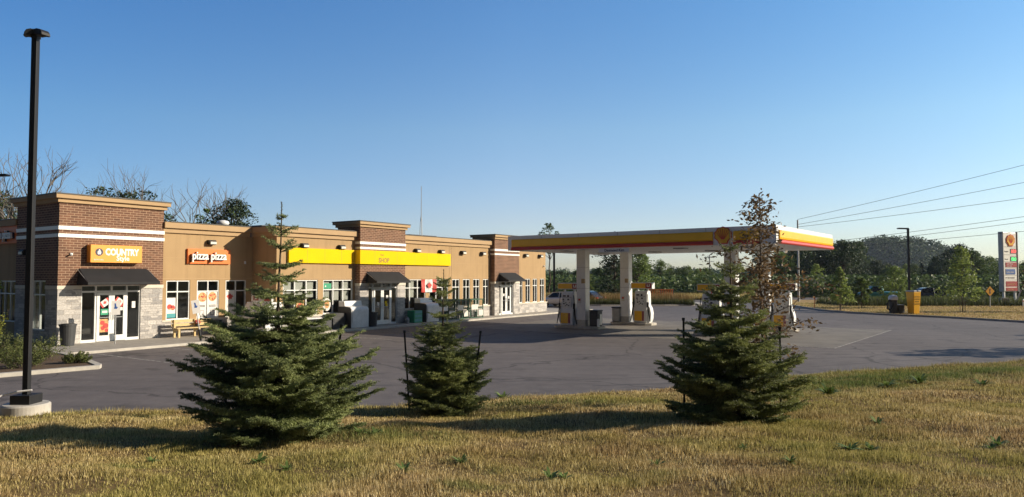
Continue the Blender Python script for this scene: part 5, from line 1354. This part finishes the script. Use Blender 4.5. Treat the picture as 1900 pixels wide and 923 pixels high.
broadleaf('young_tree', 'bright green young tree leaning in at the left frame edge', (-22.6,30.0,0), 4.3, 1.05, 1.9, 'leaf_light', 51, 16, 1500, .16, .04)

# trees behind the shop
bare_tree('leafless tree rising left of the left brick tower', (-34.9,50,VZ), 11.0, .8, 61, .2)
bare_tree('leafless tree directly behind the lamp pole', (-32.4,50,VZ), 11.2, .7, 62, .2)
bare_tree('leafless tree with wide crown right of the left brick tower', (-25.9,55,VZ), 12.2, .75, 63, .2)
bare_tree('smaller leafless tree just right of the left brick tower cornice', (-27.9,56,VZ), 12.0, .6, 64, .17)
bs = bpy.data.objects
broadleaf('dark_tree', 'dense dark green tree rising behind the pizza wall roof', (-22.2,56.5,VZ), 9.2, 2.1, 3.0, 'leaf_conifer', 71, 40, 8000, .2, .2, 'round', cs=.36)
broadleaf('dark_tree', 'dark spreading tree behind the left brick tower cornice', (-31.2,57,VZ), 10.2, 3.2, 4.0, 'leaf_conifer', 72, 34, 6500, .22, .2, 'wide')
broadleaf('dark_tree', 'green tree crown behind the left frame edge of the shop', (-38.2,53,VZ), 9.4, 2.8, 3.0, 'leaf_dark', 73, 30, 4500, .22, .2, 'round')
broadleaf('green_tree', 'pale green thin tree between the bare trees and the dark tree', (-25.2,58,VZ), 8.9, 1.1, 3.0, 'leaf_mid', 74, 14, 1200, .2, .1, 'column')
broadleaf('green_tree', 'small dark tree crown low behind the pizza wall', (-28.4,58,VZ), 8.4, 1.8, 2.0, 'leaf_dark', 75, 20, 2500, .22, .14, 'round')
broadleaf('open_crown_tree', 'loose open crowned tree peeping over the canopy roof', (5.2,100,VZ), 10.6, 1.7, 6.5, 'leaf_dark', 76, 16, 800, .3, .14, 'round')

# tree line beyond the lot : a few models, copied
protos = {}
def proto(k, *a, **kw): protos[k] = broadleaf(*a, **kw)
G_ = 'trees of the wood beyond the road'
kinds = {'a': ('leaf_dark', 10.5, 3.6, .6, 'round', 38, 5200, .38), 'b': ('leaf_mid', 9.0, 3.0, .4, 'round', 34, 4600, .34), 'c': ('leaf_conifer', 11.0, 2.2, .3, 'cone', 40, 4600, .34),
         'd': ('leaf_dark', 12.0, 3.0, .8, 'column', 40, 5200, .36), 'e': ('leaf_conifer', 9.5, 3.9, .3, 'round', 40, 5600, .38)}
# (kind, x, y, target height)
TL = []
def prof(px):   # skyline height profile in metres above eye per metre of distance
    return np.interp(px, [1010,1060,1100,1130,1160,1200,1250,1300,1340,1400,1440,1470,1500,1540,1570,1600,1620,1640,1700,1730,1760,1800,1840,1900,2000,2150],
                         [10,14,16,24,42,42,22,25,12,26,60,74,84,76,78,60,34,24,24,40,58,58,34,32,36,40])/1320.
rr = random.Random(77)
descr = {'a':'broad dark green tree','b':'mid green leafy tree','c':'narrow dark conifer','d':'tall columnar dark tree','e':'dense blackish green tree'}
order = []
px = 1003
while px < 2120:
    for rowi, (dist, step) in enumerate(((112, 0), (128, 18), (150, 34))):
        p_ = px+step+rr.uniform(-8,8)
        Y_ = dist+rr.uniform(-5,5); X_ = (p_-950)/1320*Y_; Hh = 3.0+prof(p_)*Y_*(rr.uniform(.55,.95) if rowi == 0 else rr.uniform(.75,1.1)); Hh = max(Hh, 4.0)
        if Y_ < 118-.105*X_: Y_ += 8
        order.append((p_, X_, Y_, Hh, rowi))
    px += 40
where = [(1100,'past the shop'),(1180,'between left columns'),(1260,'right of sunlit pump'),(1345,'under mid canopy'),(1440,'behind bronze sapling'),(1550,'behind canopy corner'),(1640,'left below hill'),(1700,'below hill crest'),(1780,'behind yellow bin'),(1850,'left of price sign'),(1905,'behind price sign'),(3000,'beyond frame edge')]
rown = ['front row','middle row','back row']; order_w = ['','second','third','fourth','fifth','sixth']; seen = {}
for i, (p_, X_, Y_, Hh, rowi) in enumerate(order):
    k = rr.choice('aabbcdee') if 1230 > p_ or p_ > 1420 else rr.choice('abbcd')
    if k not in protos:
        m, H, rad, base, sh, nc, nl, lf = kinds[k]
        proto(k, 'wood_tree', descr[k], (X_,Y_,VZ), H, rad, base, m, 100+ord(k), nc, nl, lf, .2, sh, group=G_); t = protos[k]; Hp = H; t['_H'] = H
    else: t = dup(protos[k], (X_,Y_,VZ), rr.uniform(0,6.28))
    s_ = Hh/kinds[k][1]; t.scale = (s_*rr.uniform(.8,1.15),)*2+(s_,)
    w_ = next(w for lim, w in where if p_ < lim); base_l = f"{descr[k]}, {rown[rowi]} of wood, {w_}"
    seen[base_l] = seen.get(base_l, 0)+1
    t['label'] = base_l if seen[base_l] == 1 else f"{order_w[seen[base_l]-1]} {base_l}"
for t in protos.values():
    if '_H' in t: del t['_H']
# nearer trees seen under the canopy
broadleaf('maple_tree', 'bright green spreading tree right of the rear left canopy column', (15.6,88.5,VZ), 6.4, 2.6, .6, 'leaf_mid', 81, 34, 4600, .26, .16)
broadleaf('maple_tree', 'tall dark tree directly behind the rear left canopy column', (13.6,94,VZ), 9.2, 3.0, .5, 'leaf_conifer', 82, 34, 4600, .3, .2)
broadleaf('maple_tree', 'pale green sapling seen between the two left columns', (10.0,92,VZ), 3.7, .7, .3, 'leaf_light', 83, 12, 700, .2, .05)
# young verge trees
for i, (lb, x, y, H, rad, m) in enumerate((('young tree with pale leaves left of the air machine', 28.6,62.1,3.95,.95,'leaf_light'),('thin young tree beside the pale leaved young tree', 32.6,66.5,3.0,.75,'leaf_mid'),('bushy young tree just left of the dark lamp pole',36.6,68.2,4.1,1.35,'leaf_mid'),('tallest young tree on the right verge before the dark wood',37.4,59.2,5.7,1.35,'leaf_light'),('tiny young tree with pale crown before the road sign',44.5,104,5.0,1.0,'leaf_light'),('reddish brown leaved young tree at the right edge over the price sign',44.6,60.0,4.3,1.2,'leaf_bronze'))):
    t = broadleaf('young_tree', lb, (x,y,VZ), H, rad*(1.35 if i == 3 else 1.1), H*.2, m, 200+i, 34, 2300, .2, .045, 'cone' if H > 5 or i == 0 else 'round', cs=.26)
    for q in (-.25,.25):
        g = MB(); g.tube([(q,0,0),(q,.0,1.1)], .025, 5); g.obj('support_stake', 'pole_wood', t)
broadleaf('young_tree', 'young tree out of view to the right of the lot', (46,30,LOT), 6.5, 1.6, 1.5, 'leaf_mid', 301, 20, 1500, .22, .07, 'cone')
for i, (x, y, H) in enumerate(((27.5,27.4,5.2),(30.5,28.6,5.8),(40,33.5,6.5),(43,36,7))):
    dup(bpy.data.objects['young_tree'], (x,y,LOT), i*1.3, f"young tree out of view right of the lot, number {['one','two','three','four'][i]} from the camera", None, H/4.3)

# tall rusty grasses in the median, far rough grass, undergrowth of the wood
def blades(name, label, fn, n, h, w, mat, seed, cat='grass', attr=False):
    r = np.random.default_rng(seed); x, y, z = fn(r, n); n = len(x); hh = h*r.uniform(.5,1.3,n); a = r.uniform(0,6.28,n); la = r.uniform(0,6.28,n); ln = hh*r.uniform(0,.35,n)
    p = np.stack([x,y,z], -1); d = np.stack([np.cos(a),np.sin(a),0*a], -1)*w/2; t_ = p+np.stack([np.cos(la)*ln,np.sin(la)*ln,hh], -1)
    V = np.stack([p-d,p+d,t_], 1).reshape(-1,3); tag(np_mesh(name, V, np.arange(len(V)).reshape(-1,3), mat, attr=np.zeros(len(V)) if attr else None), label, cat, kind='stuff')
def in_med(r, n):
    x = r.uniform(4.2,18.6,n); y = 73+r.random(n)*5.5-.0*x; return x, y, np.zeros(n)
blades('tall_grass', 'rust and ochre tall grasses in the planted median behind the pumps', in_med, 16000, 1.0, .035, 'rust_grass', 5)
def front_med(r, n): x = r.uniform(4.4,18.6,n); y = 72.6+r.random(n)*1.4; return x, y, np.zeros(n)
blades('ground_cover', 'dark green low ground cover along the median kerb', front_med, 9000, .55, .05, 'leaf_shrub', 6)
def far_rough(r, n): x = r.uniform(0,33,n); y = 92+r.random(n)*9-.1*x; return x, y, np.full(n, VZ)
blades('rough_grass', 'pale ochre rough grass between the lot and the road', far_rough, 30000, .7, .06, 'dry_grass', 8, attr=True)
def verge(r, n):
    x = r.uniform(27.5,62,n); y = r.uniform(38,88,n); k = (x > np.interp(y, [37,43,47.8,51.6,55.2,58.5,62,66,69.7,90], [37,34.6,33,31.6,29,27.8,27.6,27.9,28.4,31])+.15) & (y < 84-.1*x); return x[k], y[k], np.full(k.sum(), VZ)
blades('verge_grass', 'short parched yellow grass on the right verge', verge, 90000, .1, .03, 'dry_grass', 9, attr=True)
def weeds2(r, n):
    x = r.uniform(34,66,n); y = 72+r.random(n)*8; return x, y, np.full(n, VZ)
blades('weeds', 'green weeds along the back of the right verge', weeds2, 26000, .75, .07, 'leaf_shrub', 10)
r = np.random.default_rng(14); n = 42000; x = r.uniform(-30,130,n); y = 105+r.random(n)*16-.1*x; z = VZ+3.2*r.random(n)**1.4
tag(np_mesh('undergrowth', leaf_quads(r, np.stack([x,y,z],-1), .6), np.arange(4*n).reshape(-1,4), 'leaf_dark'), 'dark tangled undergrowth at the foot of the wood', 'undergrowth', kind='stuff')
# wooded hill
hx, hy, hh_, hw = 320, 600, 30, 36
def hill_z(x, y):
    return VZ-.5+hh_*np.exp(-((x-hx)/hw)**4*.7-((y-hy)/90)**2)+4*np.exp(-((x-hx+190)/150)**2-((y-640)/80)**2)+3*np.exp(-((x-120)/500)**2-((y-760)/90)**2)
nx, ny = 150, 60; X, Y = np.meshgrid(np.linspace(-700,900,nx), np.linspace(330,980,ny), indexing='ij'); Z = hill_z(X, Y); idx = np.arange(nx*ny).reshape(nx,ny)
struct(np_mesh('hill', np.stack([X,Y,Z],-1), np.stack([idx[:-1,:-1],idx[1:,:-1],idx[1:,1:],idx[:-1,1:]],-1).reshape(-1,4), 'hill_soil'))
r = np.random.default_rng(15); P = []
for _ in range(5200):
    if _ < 1900: x = r.uniform(hx-95,hx+95); y = r.uniform(470,640)
    else: x = r.uniform(-300,650); y = r.uniform(420,760)
    zz = float(hill_z(x, y)); s = r.uniform(2.4,5.4); m = 26; d = rnd_unit(r, m)*(r.uniform(.5,1,m)**.4)[:,None]*s*np.array([1,1,1.15]); d[:,2] = np.abs(d[:,2])*1.3
    P.append(np.array([x,y,zz+.5])+d)
ct = np.repeat(r.random(len(P))*.8+.1, 26*4); P = np.concatenate(P); V = leaf_quads(r, P, 1.8); tag(np_mesh('distant_forest', V, np.arange(len(V)).reshape(-1,4), 'leaf_hill', attr=ct), 'dense forest covering the distant hill and horizon', 'forest', kind='stuff')

# weeds in the near lawn
def weed(label, x, y, s, seed, group='broad leaved weeds in the dry lawn'):
    r = np.random.default_rng(seed); t = thing('weed', label, 'weed', at_lawn(x, y), 0, group); g = MB()
    for k in range(34):
        a = r.uniform(0,6.28); L = s*.85*r.uniform(.5,1.4); w = L*.13; q = r.uniform(.5,1.3); d = np.array([math.cos(a), math.sin(a)]); nn = np.array([-d[1], d[0]])
        for j in range(3):
            s0, s1 = j/3, (j+1)/3; z0 = L*(q*s0-.5*s0*s0)+.03; z1 = L*(q*s1-.5*s1*s1)+.03; w0 = w*math.sin(s0*math.pi*.9+.25); w1 = w*math.sin(min(s1*math.pi*.9+.25, 3.1))
            g.add([(*(d*L*s0-nn*w0),z0),(*(d*L*s0+nn*w0),z0),(*(d*L*s1+nn*w1),z1),(*(d*L*s1-nn*w1),z1)], [(0,1,2,3)])
    g.obj('leaves', 'weed_green', t, fix=False)
    g = MB(); g.tube([(0,0,0),(.01,0,s*.5),(.02,.01,s*.8)], [.006,.004,.002], 4); g.obj('stem', 'weed_green', t, fix=False)
WP = [(4.3,9.15,.17),(4.6,9.2,.12),(3.1,8.0,.1),(6.25,9.25,.13),(6.0,9.0,.1),(7.2,9.45,.1),(6.5,8.5,.22),(6.75,8.45,.2),(6.25,8.4,.15),(7.35,9.2,.17),(7.7,9.5,.14),(7.9,9.35,.13),(7.0,7.9,.12),(-3.1,8.8,.14),(-2.6,8.3,.1),(-1.2,8.0,.12),(-.6,8.5,.12),(.4,7.5,.12),(.55,7.5,.1),(5.8,11.4,.14),(-2.35,11.1,.16),(-2.1,11.05,.14),(9.1,17.4,.3),(10.2,17.9,.28),(6.9,15.6,.32),(-.2,17.0,.26),(7.4,19.8,.38),(4.55,17.5,.18),(10.9,16.6,.25),(1.7,8.4,.1),(3.0,9.3,.09),(-4.6,9.2,.1)]
wd = {0:'leftmost part',1:'left part',2:'middle',3:'right part',4:'far right'}
for i, (x, y, s) in enumerate(WP):
    pass
WP.sort(key=lambda w: w[0]/w[1])
ONES = ['first','second','third','fourth','fifth','sixth','seventh','eighth','ninth','tenth','eleventh','twelfth','thirteenth','fourteenth','fifteenth','sixteenth','seventeenth','eighteenth','nineteenth']
for i, (x, y, s) in enumerate(WP):
    nth = ONES[i] if i < 19 else (['twentieth','thirtieth'][i//10-2 if i >= 20 else 0] if i in (19, 29) else ['','','twenty','thirty'][(i+1)//10]+' '+ONES[(i+1)%10-1])
    weed(f"{'large' if s > .24 else 'mid sized' if s > .13 else 'small'} dark green lawn weed, {nth} from the left", x, y, s, 400+i)

# ------------------------------------------------------------------ thin summer haze
m = bpy.data.materials.new('haze_air'); m.use_nodes = True; nt = m.node_tree; nt.nodes.remove(nt.nodes['Principled BSDF'])
pv = nt.nodes.new('ShaderNodeVolumePrincipled'); pv.inputs['Color'].default_value = (.72,.83,1,1); pv.inputs['Density'].default_value = .00014; pv.inputs['Anisotropy'].default_value = .2
nt.links.new(pv.outputs[0], nt.nodes['Material Output'].inputs['Volume']); MATS['haze_air'] = m
g = MB(); g.box(-1320,1320,-220,1420,-30,48); o = g.obj('haze', 'haze_air'); tag(o, 'thin pale blue summer haze over the whole scene', 'haze', kind='stuff')
